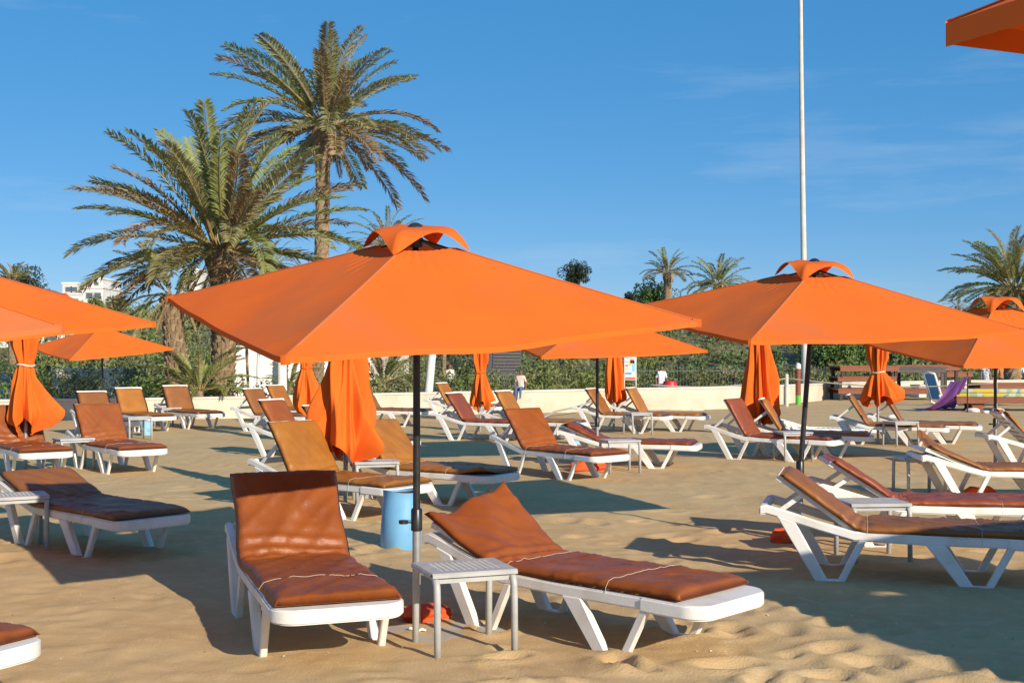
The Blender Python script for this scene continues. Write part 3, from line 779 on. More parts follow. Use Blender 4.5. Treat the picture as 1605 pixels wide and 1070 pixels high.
# ---- orange bundles at the pole feet, base plate, litter
def bundle(px, py, lx, ly, lz, rot, label, seed):
    p = at(px, py); n, m = 28, 16
    P = np.zeros((m+1, n+1, 3))
    for i in range(m+1):
        a = math.pi*i/m
        for j in range(n+1):
            b_ = 2*math.pi*j/n
            v = Vector((math.cos(a), math.sin(a)*math.cos(b_), math.sin(a)*math.sin(b_)))
            k = 1 + 0.16*math.sin(5*b_ + 3*v.x + seed) + 0.10*math.sin(9*v.x + 2*b_ + seed*2)
            sx = math.copysign(abs(v.x)**0.6, v.x)
            P[i, j] = (sx*lx, v.y*ly*k, max(-0.03, v.z*lz*k + lz*0.75))
    P[:, -1] = P[:, 0]
    o = link(bpy.data.objects.new('orange_bundle', grid_mesh('orange_bundle', P, M['bag'])))
    o.location = (p.x, p.y, gz(p.x, p.y) - 0.01); o.rotation_euler = (0, 0, R(rot))
    return tag(o, label, 'cloth bundle', 'orange cloth bundles')
bundle(668, 965, 0.155, 0.12, 0.05, 15, 'flat orange cloth bundle at the foot of the nearest umbrella pole', 1)
bundle(1231, 850, 0.13, 0.08, 0.07, 10, 'rolled orange cloth at the second umbrella pole under the tan lounger', 2)
bundle(922, 738, 0.26, 0.12, 0.08, 10, 'orange cloth under the centre rust lounger', 3)
bundle(1536, 779, 0.18, 0.09, 0.075, 5, 'rolled orange cloth under the low tan lounger at right', 4)
p = at(700, 985)
o = MB().box(-0.34, 0.30, -0.24, 0.24, -0.08, 0.012).build('concrete_slab', M['concrete'], None, bevel=0.01)
o.location = (p.x, p.y, gz(p.x, p.y) - 0.008); o.rotation_euler = (0, 0, R(28)); tag(o, 'square concrete slab sunk in the sand at the nearest umbrella pole', 'slab')
def litter(px, py, sx, label, seed):
    p = at(px, py); rs = random.Random(seed); mb = MB()
    mb.tube([(0,0,0.008), (sx*0.5, 0.01, 0.016), (sx, 0.004, 0.008)], [0.006, 0.010, 0.006], 6)
    o = mb.build('paper_scrap', M['white'], None, True); o.location = (p.x, p.y, gz(p.x, p.y)); o.rotation_euler = (0, 0, rs.random()*3)
    tag(o, label, 'litter', 'white scraps on the sand')
litter(655, 990, 0.05, 'white scrap on the sand at the nearest pole foot', 1)
litter(649, 986, 0.035, 'small white scrap just behind the other at the pole foot', 2)
litter(592, 856, 0.07, 'white scrap on the sand left of the blue barrel', 3)

# ---- blue barrels
def barrel(px, py, h, r0, r1, r2, matr, label, inside='rusty', name='plastic_barrel'):
    p = at(px, py); root = empty(name, (p.x, p.y, gz(p.x, p.y) - 0.02), 0.3, label, 'barrel' if name == 'plastic_barrel' else 'bucket', 'blue plastic containers')
    mb = MB(); prof = [(r0*0.96, 0), (r0, 0.02), (r0*1.01, h*0.3), (r1, h*0.55), (r1*0.99, h*0.62), (r2*1.01, h*0.85), (r2, h*0.97), (r2*1.02, h), (r2*0.95, h), (r2*0.93, h*0.95)]
    mb.lathe(prof, 36)
    v = []
    for i, q in enumerate(mb.v):
        a = math.atan2(q[1], q[0]); k = 1 + 0.018*math.sin(3*a + q[2]*9) + 0.012*math.sin(5*a - q[2]*14)
        v.append((q[0]*k, q[1]*k, q[2] + 0.010*math.sin(2*a + 1)*q[2]/h))
    mb.v = v
    mb.build('shell', M[matr], root, True, R(50))
    MB().lathe([(r2*0.93, h*0.95), (r2*0.90, h*0.6), (r0*0.9, 0.05), (0.001, 0.05)], 28).build('inside', M[inside], root, True)
barrel(629, 856, 0.475, 0.168, 0.165, 0.145, 'blue', 'blue plastic barrel with rusty inside behind the nearest umbrella pole')
barrel(229, 681, 0.30, 0.10, 0.115, 0.135, 'paleblue', 'pale blue bucket beside the mustard lounger at the far left', 'paleblue', 'plastic_bucket')
barrel(902, 696, 0.40, 0.13, 0.12, 0.10, 'paleblue', 'pale blue container behind the centre rust lounger', 'paleblue', 'plastic_bucket')

# ------------------------------------------------------------------ palms
def frond_mesh(e0, droop, L=1.0, npair=100, seed=0, leaf=0.125, twist=0.0, w=0.0075):
    """unit frond in the x-z plane, starting at origin with elevation e0 (deg), bending down by droop (deg)"""
    rs = np.random.RandomState(seed)
    N = 26; t = np.linspace(0, 1, N)
    ang = R(e0) - R(droop)*t**1.5
    dx = np.cos(ang)/N; dz = np.sin(ang)/N
    px = np.concatenate([[0], np.cumsum(dx)[:-1]]); pz = np.concatenate([[0], np.cumsum(dz)[:-1]])
    side = 0.05*rs.randn()
    py = side*t**2
    Q = []
    for k in range(npair):
        u = 0.17 + 0.83*(k + 0.5*rs.rand())/npair
        x = np.interp(u, t, px); z = np.interp(u, t, pz); y = np.interp(u, t, py); a = np.interp(u, t, ang)
        T_ = np.array([math.cos(a), 0, math.sin(a)]); Nn = np.array([-math.sin(a), 0, math.cos(a)]); S_ = np.array([0, 1, 0.])
        ll = leaf*(0.55 + 0.45*math.sin(math.pi*min(1, (u - 0.10)*1.05)))*(0.85 + 0.3*rs.rand())
        if u > 0.9: ll *= 1 - 2.5*(u - 0.9)
        for s in (-1, 1):
            fw = 0.75 + 0.25*rs.rand(); upv = 0.38 + 0.30*rs.randn()*0.6
            d = T_*fw + S_*s*0.80 + Nn*upv; d /= np.linalg.norm(d)
            b0 = np.array([x, y, z]); tip = b0 + d*ll + np.array([0, 0, -0.20*ll])
            mid = b0 + d*ll*0.5
            wv = np.cross(d, Nn + 0.4*rs.randn(3)); wv /= np.linalg.norm(wv) + 1e-9
            Q.append([b0, mid + wv*w, tip, mid - wv*w])
    mb = MB(); mb.tube([(px[i], py[i], pz[i]) for i in range(0, N, 3)] + [(px[-1], py[-1], pz[-1])], [0.0095*(1 - 0.85*i/9) for i in range(len(range(0, N, 3)) + 1)], 5)
    nv = len(mb.v)
    me = bpy.data.meshes.new('frond')
    vv = [list(v) for v in mb.v]; ff = list(mb.f)
    for q in Q:
        n0 = len(vv); vv += [p.tolist() for p in q]; ff.append((n0, n0+1, n0+2, n0+3))
    me.from_pydata(vv, [], ff); me.update()
    mi = np.zeros(len(ff), np.int32); mi[len(mb.f):] = 1
    return me, mi
FROND = {}
def get_frond(e, dr, kind, seed, dense=104, leaf=0.125):
    key = (e, dr, kind, seed, dense, leaf)
    if key not in FROND:
        me, mi = frond_mesh(e, dr, npair=dense, seed=abs(hash((e, dr, seed))) % 99999, leaf=leaf, w=0.0058 if dense > 60 else (0.008 if dense > 40 else 0.012))
        me.materials.append(M['rachis']); me.materials.append(M[kind])
        me.polygons.foreach_set('material_index', mi); FROND[key] = me
    return FROND[key]
def palm(base, top, r0, r1, L, n, label, seed, kinds=('frond', 'frond', 'frond_green', 'frond_dry'), emin=-35, emax=86, skirt=0, trunk_rows=0, dense=104, leaf=0.125, bulge=1.3, azr=None, cat='palm tree', droop0=50):
    rs = random.Random(seed)
    base = Vector(base); top = Vector(top)
    root = empty('palm_tree', base, 0, label, cat, 'palm trees')
    ax = top - base; H = ax.length
    tr = MB(); nz_ = max(6, int(H/0.18)); pts = []; rr = []
    NA = 16; rows = []
    for i in range(nz_+1):
        t = i/nz_; c = ax*t + Vector((0.05*math.sin(t*5 + seed), 0, 0))*min(1, H/5)
        r = r0 + (r1 - r0)*t
        if t > 0.86: r *= 1 + (bulge - 1)*math.sin((t - 0.86)/0.14*math.pi*0.75)
        rows.append((c, r))
    V = []; fs = []
    for i, (c, r) in enumerate(rows):
        for j in range(NA):
            a = 2*math.pi*(j + 0.5*(i % 2))/NA
            k = 1 + 0.055*(1 if (j + i) % 2 else -1) + 0.04*(rs.random() - .5)
            V.append((c.x + r*k*math.cos(a), c.y + r*k*math.sin(a), c.z))
    for i in range(len(rows)-1):
        for j in range(NA): fs.append((i*NA+j, i*NA+(j+1) % NA, (i+1)*NA+(j+1) % NA, (i+1)*NA+j))
    tr.add(V, fs)
    trunk = tr.build('trunk', M['bark'], root)
    if trunk_rows:                                              # old leaf bases standing off the trunk
        sm = MB(); sm.add([(0,-0.06,-0.05),(0,0.06,-0.05),(0.05,0.045,0.10),(0.05,-0.045,0.10),(-0.03,-0.05,0.10),(-0.03,0.05,0.10)], [(0,1,2,3),(3,2,5,4),(0,3,4),(1,5,2)])
        sme = sm.mesh('leaf_base', M['bark'])
        cnt = 0
        for i in range(nz_):
            if i % 1: continue
            c, r = rows[i]
            for j in range(9):
                if cnt >= 280: break
                a = 2*math.pi*(j + 0.5*(i % 2) + 0.2*rs.random())/9
                o = bpy.data.objects.new('leaf_base', sme); COL.objects.link(o); o.parent = trunk
                o.location = (c.x + r*0.97*math.cos(a), c.y + r*0.97*math.sin(a), c.z); o.rotation_euler = (0, 0.15*rs.random(), a); o.scale = (1.1, 1.0 + 0.5*r, 0.9 + 0.4*rs.random()); cnt += 1
    ES = [emin + (emax - emin)*k/9 for k in range(10)]
    for k in range(n):
        t = (k + 0.5)/n
        e = emax - (emax - emin)*(t**0.85) + rs.uniform(-6, 6)
        e = min(ES, key=lambda q: abs(q - e))
        az = k*2.39996 + rs.uniform(-0.25, 0.25)
        if azr: az = R(azr[0]) + (az % 1.0)*R(azr[1] - azr[0])
        dr = droop0 + (22 if e < 30 else 0)
        if e < 5: dr = 30
        kd = kinds[rs.randrange(len(kinds))]
        if e < -12 and rs.random() < 0.65: kd = 'frond_dry'
        if e > 60 and rs.random() < 0.55: kd = 'frond_green' if 'frond_green' in kinds else kd
        me = get_frond(round(e), dr, kd, rs.randrange(3), dense, leaf)
        o = bpy.data.objects.new('frond', me); COL.objects.link(o); o.parent = root
        o.location = ax + Vector((0.6*r1*math.cos(az), 0.6*r1*math.sin(az), rs.uniform(-0.12, 0.10)*L/4))
        o.rotation_euler = (rs.uniform(-0.35, 0.35), 0, az)
        s = L*rs.uniform(0.86, 1.08); o.scale = (s, s, s)
    for k in range(skirt):
        az = k*2.39996 + 1.1
        me = get_frond(-62, 18, 'frond_dry', k % 3, dense, leaf)
        o = bpy.data.objects.new('frond', me); COL.objects.link(o); o.parent = root
        o.location = ax + Vector((r1*0.9*math.cos(az), r1*0.9*math.sin(az), -0.1 - 0.05*rs.random()*L)); o.rotation_euler = (rs.uniform(-0.3, 0.3), 0, az)
        s = L*rs.uniform(0.4, 0.6); o.scale = (s, s, s)
    return root
def ppt(px, py, d): return atd(px, py, d)
t = ppt(347, 392, 33); palm((t.x + 0.05, 33, -0.6), t, 0.30, 0.33, 4.25, 66, 'big date palm at left, the nearer and lower of the tall pair', 11, skirt=4, trunk_rows=1, emin=-14, droop0=36)
t = ppt(510, 198, 45); b = ppt(493, 420, 45); palm((b.x, 45, -0.6), t, 0.27, 0.25, 4.45, 60, 'tallest date palm, its crown high above the nearest umbrella', 12, skirt=6, trunk_rows=1, emin=-26, bulge=1.8, droop0=38)
t = ppt(272, 462, 31.5); palm((t.x + 0.15, 31.5, -0.6), t, 0.32, 0.24, 1.75, 22, 'low shaggy palm with dry drooping fronds left of the big date palm', 13, kinds=('frond', 'frond_dry', 'frond_dry', 'frond_green'), skirt=5, trunk_rows=1, emin=-35)
t = ppt(312, 612, 30.9); palm((t.x, 30.9, -0.6), t, 0.12, 0.12, 1.55, 26, 'young bright green palm just behind the wall at left', 14, kinds=('frond_green', 'frond_green', 'frond'), emin=5, emax=80)
t = ppt(1588, 452, 52); palm((t.x, 52, -0.6), t, 0.35, 0.32, 3.0, 95, 'dense dark date palm at the right edge', 15, kinds=('frond', 'frond_green'), emin=-68)
t = ppt(1046, 428, 110); palm((t.x, 110, 3), t, 0.42, 0.36, 2.6, 34, 'palm with bare trunk on the hill, left one of the far pair', 16, dense=34, leaf=0.15, emin=-5)
t = ppt(1126, 446, 100); palm((t.x, 100, 3), t, 0.40, 0.36, 3.0, 40, 'bushy palm on the hill, right one of the far pair', 17, dense=34, leaf=0.15, kinds=('frond', 'frond_green'), emin=-25)
t = ppt(604, 382, 62); palm((t.x, 62, -0.6), t, 0.30, 0.28, 2.2, 34, 'palm crown showing behind the vent of the nearest umbrella', 19, dense=44, emin=-10)
t = ppt(424, 415, 66); palm((t.x, 66, -0.6), t, 0.30, 0.28, 2.0, 34, 'small palm between the trunks of the tall pair', 20, dense=44, emin=-20)
t = ppt(20, 440, 80); palm((t.x, 80, 1.0), t, 0.28, 0.26, 1.6, 22, 'upright far palm at the left edge', 21, dense=34, leaf=0.15, emin=25)
t = ppt(1501, 480, 120); palm((t.x, 120, 2.5), t, 0.25, 0.22, 1.5, 22, 'thin far palm left of the dense palm at right', 22, dense=26, leaf=0.18, emin=-35)
t = ppt(600, 600, 38); palm((t.x, 38, -0.6), t, 0.20, 0.2, 1.9, 30, 'low brown green palm behind the wall left of the nearest pole', 23, kinds=('frond_dry', 'frond', 'frond_green'), emin=-20, skirt=8)
t = ppt(455, 603, 36); palm((t.x, 36, -0.6), t, 0.10, 0.1, 1.0, 20, 'small fan of palm leaves beside the thick white post', 24, kinds=('frond', 'frond_green'), emin=5)
t = ppt(388, 545, 40); palm((t.x, 40, -0.6), t, 0.05, 0.04, 0.9, 18, 'slender young palm in front of the white garden wall', 25, kinds=('frond_green',), emin=-15)

# ------------------------------------------------------------------ shrubs, hedges, scrub
def leaf_quads(cents, radii, per, size, seed, flat=1.0):
    rs = np.random.RandomState(seed); out = []
    for c, r in zip(cents, radii):
        n = int(per)
        d = rs.randn(n, 3); d /= np.linalg.norm(d, axis=1)[:, None]
        rad = r*(0.55 + 0.5*rs.rand(n)**0.6)
        p = np.asarray(c)[None] + d*rad[:, None]*np.array([1, 1, flat])
        a = rs.randn(n, 3); a /= np.linalg.norm(a, axis=1)[:, None]
        b_ = np.cross(a, rs.randn(n, 3)); b_ /= np.linalg.norm(b_, axis=1)[:, None]
        s = size*(0.6 + 0.8*rs.rand(n))[:, None]
        out.append(np.stack([p - a*s, p + b_*s*0.45, p + a*s, p - b_*s*0.45], 1))
    return np.concatenate(out)
def shrub(px, py_top, d, w, zb, matr, label, seed, n=14, per=110, size=0.05, name='shrub', cat='shrub', group='shrubs behind the wall', upright=False):
    top = ppt(px, py_top, d); rs = np.random.RandomState(seed)
    h = top.z - zb
    root = empty(name, (top.x, d, zb), 0, label, cat, group)
    cents = []; rad = []
    for k in range(n):
        a = rs.rand()*6.28; q = rs.rand()**0.5
        zc = h*(0.25 + 0.60*rs.rand()); lim = math.sqrt(max(0.05, 1 - (zc/h*1.05 - 0.35)**2))
        cents.append((w*0.75*q*math.cos(a)*lim, w*0.55*q*math.sin(a)*lim, zc)); rad.append(max(0.12, (0.22 + 0.16*rs.rand())*min(w, h)))
    me = quads_mesh('foliage', leaf_quads(cents, rad, per, size, seed, 1.35 if upright else 0.9), M[matr])
    link(bpy.data.objects.new('foliage', me), root)
    st = MB()
    for k in range(5):
        c = cents[k]; st.tube([(0.04*k - 0.08, 0, -0.05), (c[0]*0.5, c[1]*0.5, c[2]*0.55), c], [0.03, 0.02, 0.008], 5)
    st.build('stem', M['bark'], root)
    return root
shrub(132, 590, 33, 0.85, -0.45, 'leaf_dark', 'dark rounded shrub behind the far left umbrella pole', 41, size=0.035, per=240)
shrub(158, 572, 34.5, 0.8, -0.45, 'leaf_grey', 'feathery grey green shrub behind the dark rounded one', 42, upright=True)
shrub(218, 566, 34, 0.9, -0.45, 'leaf_grey', 'pale feathery shrub right of the far left pole', 43, upright=True)
shrub(245, 590, 32, 0.95, -0.45, 'leaf_green', 'bright green leafy shrub left of the young palm', 44, n=20)
shrub(100, 570, 36, 1.3, -0.45, 'leaf_olive', 'olive shrub mass behind the tied umbrella at left', 45, n=22)
shrub(30, 560, 38, 1.6, -0.45, 'leaf_green', 'green shrub at the left edge behind the walking people', 46, n=22)
shrub(372, 522, 51, 1.4, -0.45, 'leaf_dark', 'dark shrub behind the picket fence by the big palm', 47, n=20)
shrub(310, 535, 51, 1.7, -0.45, 'leaf_olive', 'olive shrub behind the shaggy palm', 48, n=22)
shrub(560, 585, 41, 1.2, -0.45, 'leaf_olive', 'olive shrub behind the big folded umbrella', 49, n=18)
shrub(640, 560, 48, 1.5, -0.45, 'leaf_olive', 'tall olive shrub behind the leaning white post', 50, n=22)
shrub(720, 552, 55, 2.0, -0.45, 'leaf_dark', 'dark green bush left of the grey shuttered hut', 51, n=26, size=0.07)
def hedge(x0p, x1p, ytop, d0, d1, zb, matr, label, seed, thick=0.9, size=0.05, per=100, step=0.33):
    a = ppt(x0p, ytop, d0); b_ = ppt(x1p, ytop, d1); rs = np.random.RandomState(seed)
    root = empty('hedge', (a.x, a.y, zb), 0, label, 'hedge', 'hedges behind the wall')
    n = int((b_ - a).length/step); cents = []; rad = []
    for k in range(n):
        t = (k + rs.rand())/n; p = a.lerp(b_, t) - Vector((a.x, a.y, zb)); h = p.z
        for q in range(4):
            cents.append((p.x, p.y + thick*(rs.rand() - .5), h*(0.12 + 0.26*q) + 0.10*rs.randn())); rad.append(0.26 + 0.13*rs.rand())
    me = quads_mesh('foliage', leaf_quads(cents, rad, per, size, seed, 0.9), M[matr]); link(bpy.data.objects.new('foliage', me), root)
    co = MB(); dv = (b_ - a); dv.z = 0; L_ = dv.length
    mrot = Matrix.Rotation(math.atan2(dv.y, dv.x), 4, 'Z')
    for k in range(max(3, int(L_/1.2))):
        x = (k + 0.5)*1.2
        if x < L_: co.tube([tuple(mrot @ Vector((x, 0, 0))), tuple(mrot @ Vector((x + 0.1, 0.05, (a.z - zb)*0.7)))], [0.035, 0.012], 5)
    co.build('stems', M['bark'], root)
    return root
hedge(285, 470, 603, 31.6, 32.6, -0.45, 'leaf_olive', 'clipped olive hedge along the wall below the big palm', 61)
hedge(480, 655, 606, 32.8, 34.6, -0.45, 'leaf_olive', 'clipped olive hedge along the wall behind the folded umbrellas', 62)
hedge(688, 780, 586, 42, 44, -0.45, 'leaf_olive', 'olive hedge right of the nearest umbrella pole', 63, size=0.06)
hedge(770, 1000, 588, 47, 52, -0.45, 'leaf_olive', 'olive hedge behind the child sitting on the wall', 64, size=0.065, thick=1.2)
hedge(1000, 1345, 583, 62, 66, -0.45, 'leaf_olive', 'long olive hedge behind the red barrel and the promenade', 65, size=0.08, thick=1.4, step=0.42)
# hillside scrub (a mass nobody could count)
rs = np.random.RandomState(77); cents = []; rad = []
for k in range(3800):
    y = 66 + 75*rs.rand()**1.3; x = (rs.rand() - 0.5)*2*(0.56*y + 14)
    h = float(hill_h(x, y)); r = 0.45 + 0.75*rs.rand()**2
    if x < -25: r *= 1.35
    cents.append((x, y, h + r*0.35)); rad.append(r)
sc = link(bpy.data.objects.new('hillside_scrub', quads_mesh('hillside_scrub', leaf_quads(cents, rad, 56, 0.15, 5, 0.8), M['scrub'])))
tag(sc, 'green and olive scrub covering the slope behind the promenade', 'scrub', kind='stuff')
# individual trees on the hill
def tree(px, pyc, d, r, zb, matr, label, seed, n=26, per=150, size=0.12):
    c = ppt(px, pyc, d); rs = np.random.RandomState(seed)
    root = empty('broadleaf_tree', (c.x, d, zb), 0, label, 'tree', 'trees on the hill')
    cents = []; rad = []; st = MB(); hc = c.z - zb
    for k in range(n):
        v = rs.randn(3); v /= np.linalg.norm(v); q = r*(0.35 + 0.55*rs.rand())
        p = (v[0]*q*1.15, v[1]*q, hc + v[2]*q*0.8); cents.append(p); rad.append(r*(0.24 + 0.16*rs.rand()))
        if k < 9: st.tube([(0, 0, hc*0.45), (p[0]*0.5, p[1]*0.5, (hc*0.6 + p[2]*0.4)), p], [0.10, 0.06, 0.02], 5)
    link(bpy.data.objects.new('crown', quads_mesh('crown', leaf_quads(cents, rad, per, size, seed), M[matr])), root)
    st.tube([(0, 0, -0.3), (0.1, 0, hc*0.25), (0, 0, hc*0.5)], [0.22, 0.17, 0.12], 7); st.build('trunk', M['bark'], root)
tree(1026, 462, 112, 2.1, 2.5, 'leaf_green', 'round green tree left of the far bare trunked palm', 81)
tree(903, 430, 140, 1.75, 2.0, 'leaf_dark', 'small dark treetop peeping over the nearest canopy', 91, n=30, per=200, size=0.10)
tree(985, 478, 108, 1.3, 2.5, 'leaf_dark', 'small dark tree at the left end of the hill trees', 82)
tree(1075, 486, 105, 1.5, 2.5, 'leaf_olive', 'olive tree under the far bare trunked palm', 83)
tree(44, 452, 95, 2.2, 1, 'leaf_dark', 'dark tree beside the upright far palm at left', 84)
tree(72, 474, 90, 1.2, 1, 'leaf_olive', 'olive tree left of the white building', 85)
tree(165, 492, 80, 1.5, 1, 'leaf_olive', 'olive tree below the white building', 86)
tree(1215, 500, 95, 2.0, 1, 'leaf_olive', 'olive tree on the slope behind the second umbrella', 87)
tree(1300, 545, 78, 2.4, -0.5, 'leaf_green', 'green bushy tree left of the stacked wooden tables', 88, n=34)
tree(1415, 550, 80, 2.6, -0.5, 'leaf_dark', 'dark green tree behind the stacked wooden tables', 89, n=34)
tree(1530, 565, 80, 2.2, -0.5, 'leaf_olive', 'olive tree behind the walkers at right', 90, n=30)

# ------------------------------------------------------------------ buildings, walls, posts behind
def building(px0, px1, ytop, ybot, d, label, blocks, matr='white'):
    a, b_ = ppt(px0, ytop, d), ppt(px1, ybot, d)
    root = empty('white_building', ((a.x + b_.x)/2, d, b_.z), 0, label, 'building', 'white houses on the hill')
    w = b_.x - a.x; h = a.z - b_.z
    for (u0, u1, v0, v1, y0, wins) in blocks:
        wl_ = MB().box(-w/2 + u0*w, -w/2 + u1*w, y0, y0 + 7, v0*h, v1*h).build('wall', M[matr], root)
        MB().box(-w/2 + u0*w - 0.1, -w/2 + u1*w + 0.1, y0 - 0.1, y0 + 7.1, v1*h, v1*h + 0.25).build('parapet', M[matr], root)
        for (wu, wv, ww, wh) in wins:
            x0 = -w/2 + wu*w; z0 = wv*h
            fr = MB().box(x0, x0 + ww, y0 - 0.06, y0 - 0.005, z0, z0 + wh).build('window', M['coping'], root)
            MB().box(x0 + 0.1, x0 + ww - 0.1, y0 - 0.08, y0 - 0.062, z0 + 0.1, z0 + wh - 0.1).build('pane', M['glass'], fr)
    return root
building(88, 160, 437, 490, 150, 'white flat roofed house on the hill at left', [
    (0.0, 0.55, 0.0, 0.52, 0, [(0.12, 0.22, 1.0, 0.9), (0.32, 0.22, 1.0, 0.9)]), (0.10, 0.42, 0.52, 0.85, 0.6, [(0.15, 0.60, 0.9, 0.8), (0.28, 0.60, 0.9, 0.8)]),
    (0.55, 1.0, 0.0, 0.72, 0.3, [(0.62, 0.40, 1.0, 0.9), (0.80, 0.40, 1.0, 0.9)]), (0.70, 0.95, 0.72, 1.0, 1.0, [(0.76, 0.80, 0.7, 0.6)])])
building(0, 118, 512, 545, 90, 'long white house low behind the left umbrellas', [(0.0, 1.0, 0, 0.8, 0, [(0.1, 0.3, 1.0, 0.6), (0.35, 0.3, 1.0, 0.6), (0.6, 0.3, 1.0, 0.6), (0.85, 0.3, 1.0, 0.6)])])
building(285, 312, 424, 470, 140, 'white house corner behind the big palm', [(0, 1, 0, 1, 0, [(0.3, 0.6, 0.9, 0.9)])])
def garden_wall(px0, px1, yt, yb, d0, d1, label, matr='white'):
    a, b_ = ppt(px0, yt, d0), ppt(px1, yt, d1); dv = b_ - a; dv.z = 0
    root = empty('garden_wall', (a.x, a.y, -0.6), math.atan2(dv.y, dv.x), label, 'wall')
    h = a.z + 0.6
    MB().box(0, dv.length, -0.12, 0.12, 0, h).build('wall_face', M[matr], root)
    MB().box(-0.04, dv.length + 0.04, -0.16, 0.16, h + 0.002, h + 0.09).build('coping', M['coping'], root)
garden_wall(362, 580, 545, 600, 47, 49, 'white garden wall behind the young palms')
garden_wall(85, 205, 582, 610, 40, 42, 'low cream garden wall behind the far left umbrella', 'wallpaint')
garden_wall(545, 640, 556, 600, 56, 57, 'grey concrete garden wall behind the big folded umbrella', 'concrete')
def post(px_b, py_b, px_t, py_t, d, r0, r1, matr, name, label, cat, cap=None):
    b_, t_ = ppt(px_b, py_b, d), ppt(px_t, py_t, d); b_.z = min(b_.z, -0.55)
    root = empty(name, b_, 0, label, cat); v = t_ - b_
    k = [Vector((0, 0, 0)).lerp(v, q) + Vector((0.012*math.sin(q*7), 0, 0)) for q in (0, 0.25, 0.5, 0.75, 1)]
    MB().tube([tuple(p) for p in k], [r0 + (r1 - r0)*q for q in (0, 0.25, 0.5, 0.75, 1)], 12).build('shaft', M[matr], root, True, R(50))
    if cap: MB().ball(tuple(v), cap, 10, 8).build('cap', M['coping'], root, True)
    return root
post(441, 640, 443, 440, 31.2, 0.135, 0.11, 'white', 'painted_post', 'thick white painted post left of the folded umbrellas', 'post')
post(664, 640, 690, 440, 33.0, 0.12, 0.10, 'white', 'painted_post', 'leaning white painted post right of the nearest umbrella pole', 'post')
post(694, 600, 698, 480, 50, 0.10, 0.08, 'bark', 'bare_trunk', 'slender bare trunk behind the leaning white post', 'tree')
fl = post(1262, 618, 1254, -70, 56, 0.16, 0.085, 'coping', 'flagpole', 'very tall thin grey flagpole rising behind the second umbrella', 'flagpole', cap=0.14)
lp = post(405, 600, 405, 552, 37, 0.055, 0.05, 'white', 'garden_lamp', 'short white garden lamp post in front of the white wall', 'lamp')
t_ = ppt(405, 546, 37) - ppt(405, 600, 37)
MB().box(-0.11, 0.11, -0.11, 0.11, 0, 0.2).build('lamp_head', M['shed'], lp).location = (0, 0, ppt(405, 550, 37).z + 0.55)
# red and green marker post on the sand
b_ = at(1251, 634); mk = empty('marker_post', (b_.x, b_.y, gz(b_.x, b_.y)), 0, 'red brown marker post with green foot and white cap behind the second pole', 'post')
MB().tube([(0,0,-0.1),(0,0,0.30)], 0.085, 14).build('green_foot', M['green'], mk, True, R(50))
MB().tube([(0,0,0.302),(0,0,1.15)], 0.085, 14).build('shaft', M['wood_red'], mk, True, R(50))
MB().lathe([(0.087, 1.15), (0.087, 1.26), (0.06, 1.32), (0.001, 1.34)], 14).build('cap', M['white'], mk, True, R(50))
# rope line with posts
def rope_post(px, py, h, label):
    p = at(px, py); r = empty('rope_post', (p.x, p.y, gz(p.x, p.y)), 0, label, 'post', 'rope fence posts')
    MB().tube([(0,0,-0.1),(0,0,h)], 0.055, 10).build('shaft', M['coping'], r, True, R(50)); MB().ball((0,0,h), 0.06, 10, 6).build('cap', M['coping'], r, True)
    return Vector((p.x, p.y, h - 0.08))
ra = rope_post(1233, 637, 0.95, 'pale rope post beside the marker post')
rb_ = Vector((10.9, 36.5, 0.55)); 
rend = at(1560, 640) + Vector((0, 0, 0.75)); rope_post(1560, 640, 0.8, 'pale rope post in front of the bench at right')
def rope(a, b_, sag, label):
    mb = MB(); pts = [a.lerp(b_, k/20) - Vector((0, 0, sag*math.sin(math.pi*k/20))) for k in range(21)]
    mb.tube([tuple(p) for p in pts], 0.022, 6); o = mb.build('rope', M['rope'], None, True); tag(o, label, 'rope', 'ropes along the beach edge')
rope(ra, rend, 0.18, 'rope running right from the pale post to the bench')
lw = ppt(1020, 603, 36.0); rope(ra, lw, 0.15, 'rope running left from the pale post to the notice board')
MB_ = MB().tube([tuple(at(845, 660) + Vector((0,0,0.03))), tuple(at(870, 652) + Vector((0,0,0.12))), tuple(at(905, 650) + Vector((0, 0, 0.22))), tuple(at(938, 648) + Vector((0,0,0.40)))], 0.025, 6)
tag(MB_.build('hose', M['rope'], None, True), 'grey hose rising along the wall left of the centre umbrella', 'hose')

# picket fence with pointed uprights
def picket_fence(px0, px1, yt, yb, d0, d1, label):
    a, b_ = ppt(px0, yt, d0), ppt(px1, yt, d1); dv = b_ - a; dv.z = 0; L_ = dv.length
    root = empty('picket_fence', (a.x, a.y, -0.5), math.atan2(dv.y, dv.x), label, 'fence', 'pointed metal fences'); h = a.z + 0.5
    mb = MB()
    for k in range(int(L_/0.16)):
        x = k*0.16; zt = h - 0.22 + 0.22*abs(math.sin(x*0.9))
        mb.box(x - 0.007, x + 0.007, -0.007, 0.007, 0, zt); mb.add([(x-0.02,0,zt),(x+0.02,0,zt),(x,0,zt+0.12),(x,0.03,zt),(x,-0.03,zt)], [(0,4,2),(4,1,2),(1,3,2),(3,0,2)])
    o = mb.build('pickets', M['shed'], root); o['kind'] = 'stuff'
    for z in (0.25, h - 0.35): MB().box(0, L_, -0.015, 0.015, z, z + 0.04).build('rail', M['shed'], root)
picket_fence(1000, 1335, 571, 600, 60.5, 63, 'dark pointed metal fence above the long olive hedge')
picket_fence(300, 470, 508, 560, 52, 53, 'dark pointed metal fence by the big palm trunk')
picket_fence(735, 815, 574, 600, 46, 47, 'pointed metal fence in front of the grey hut')

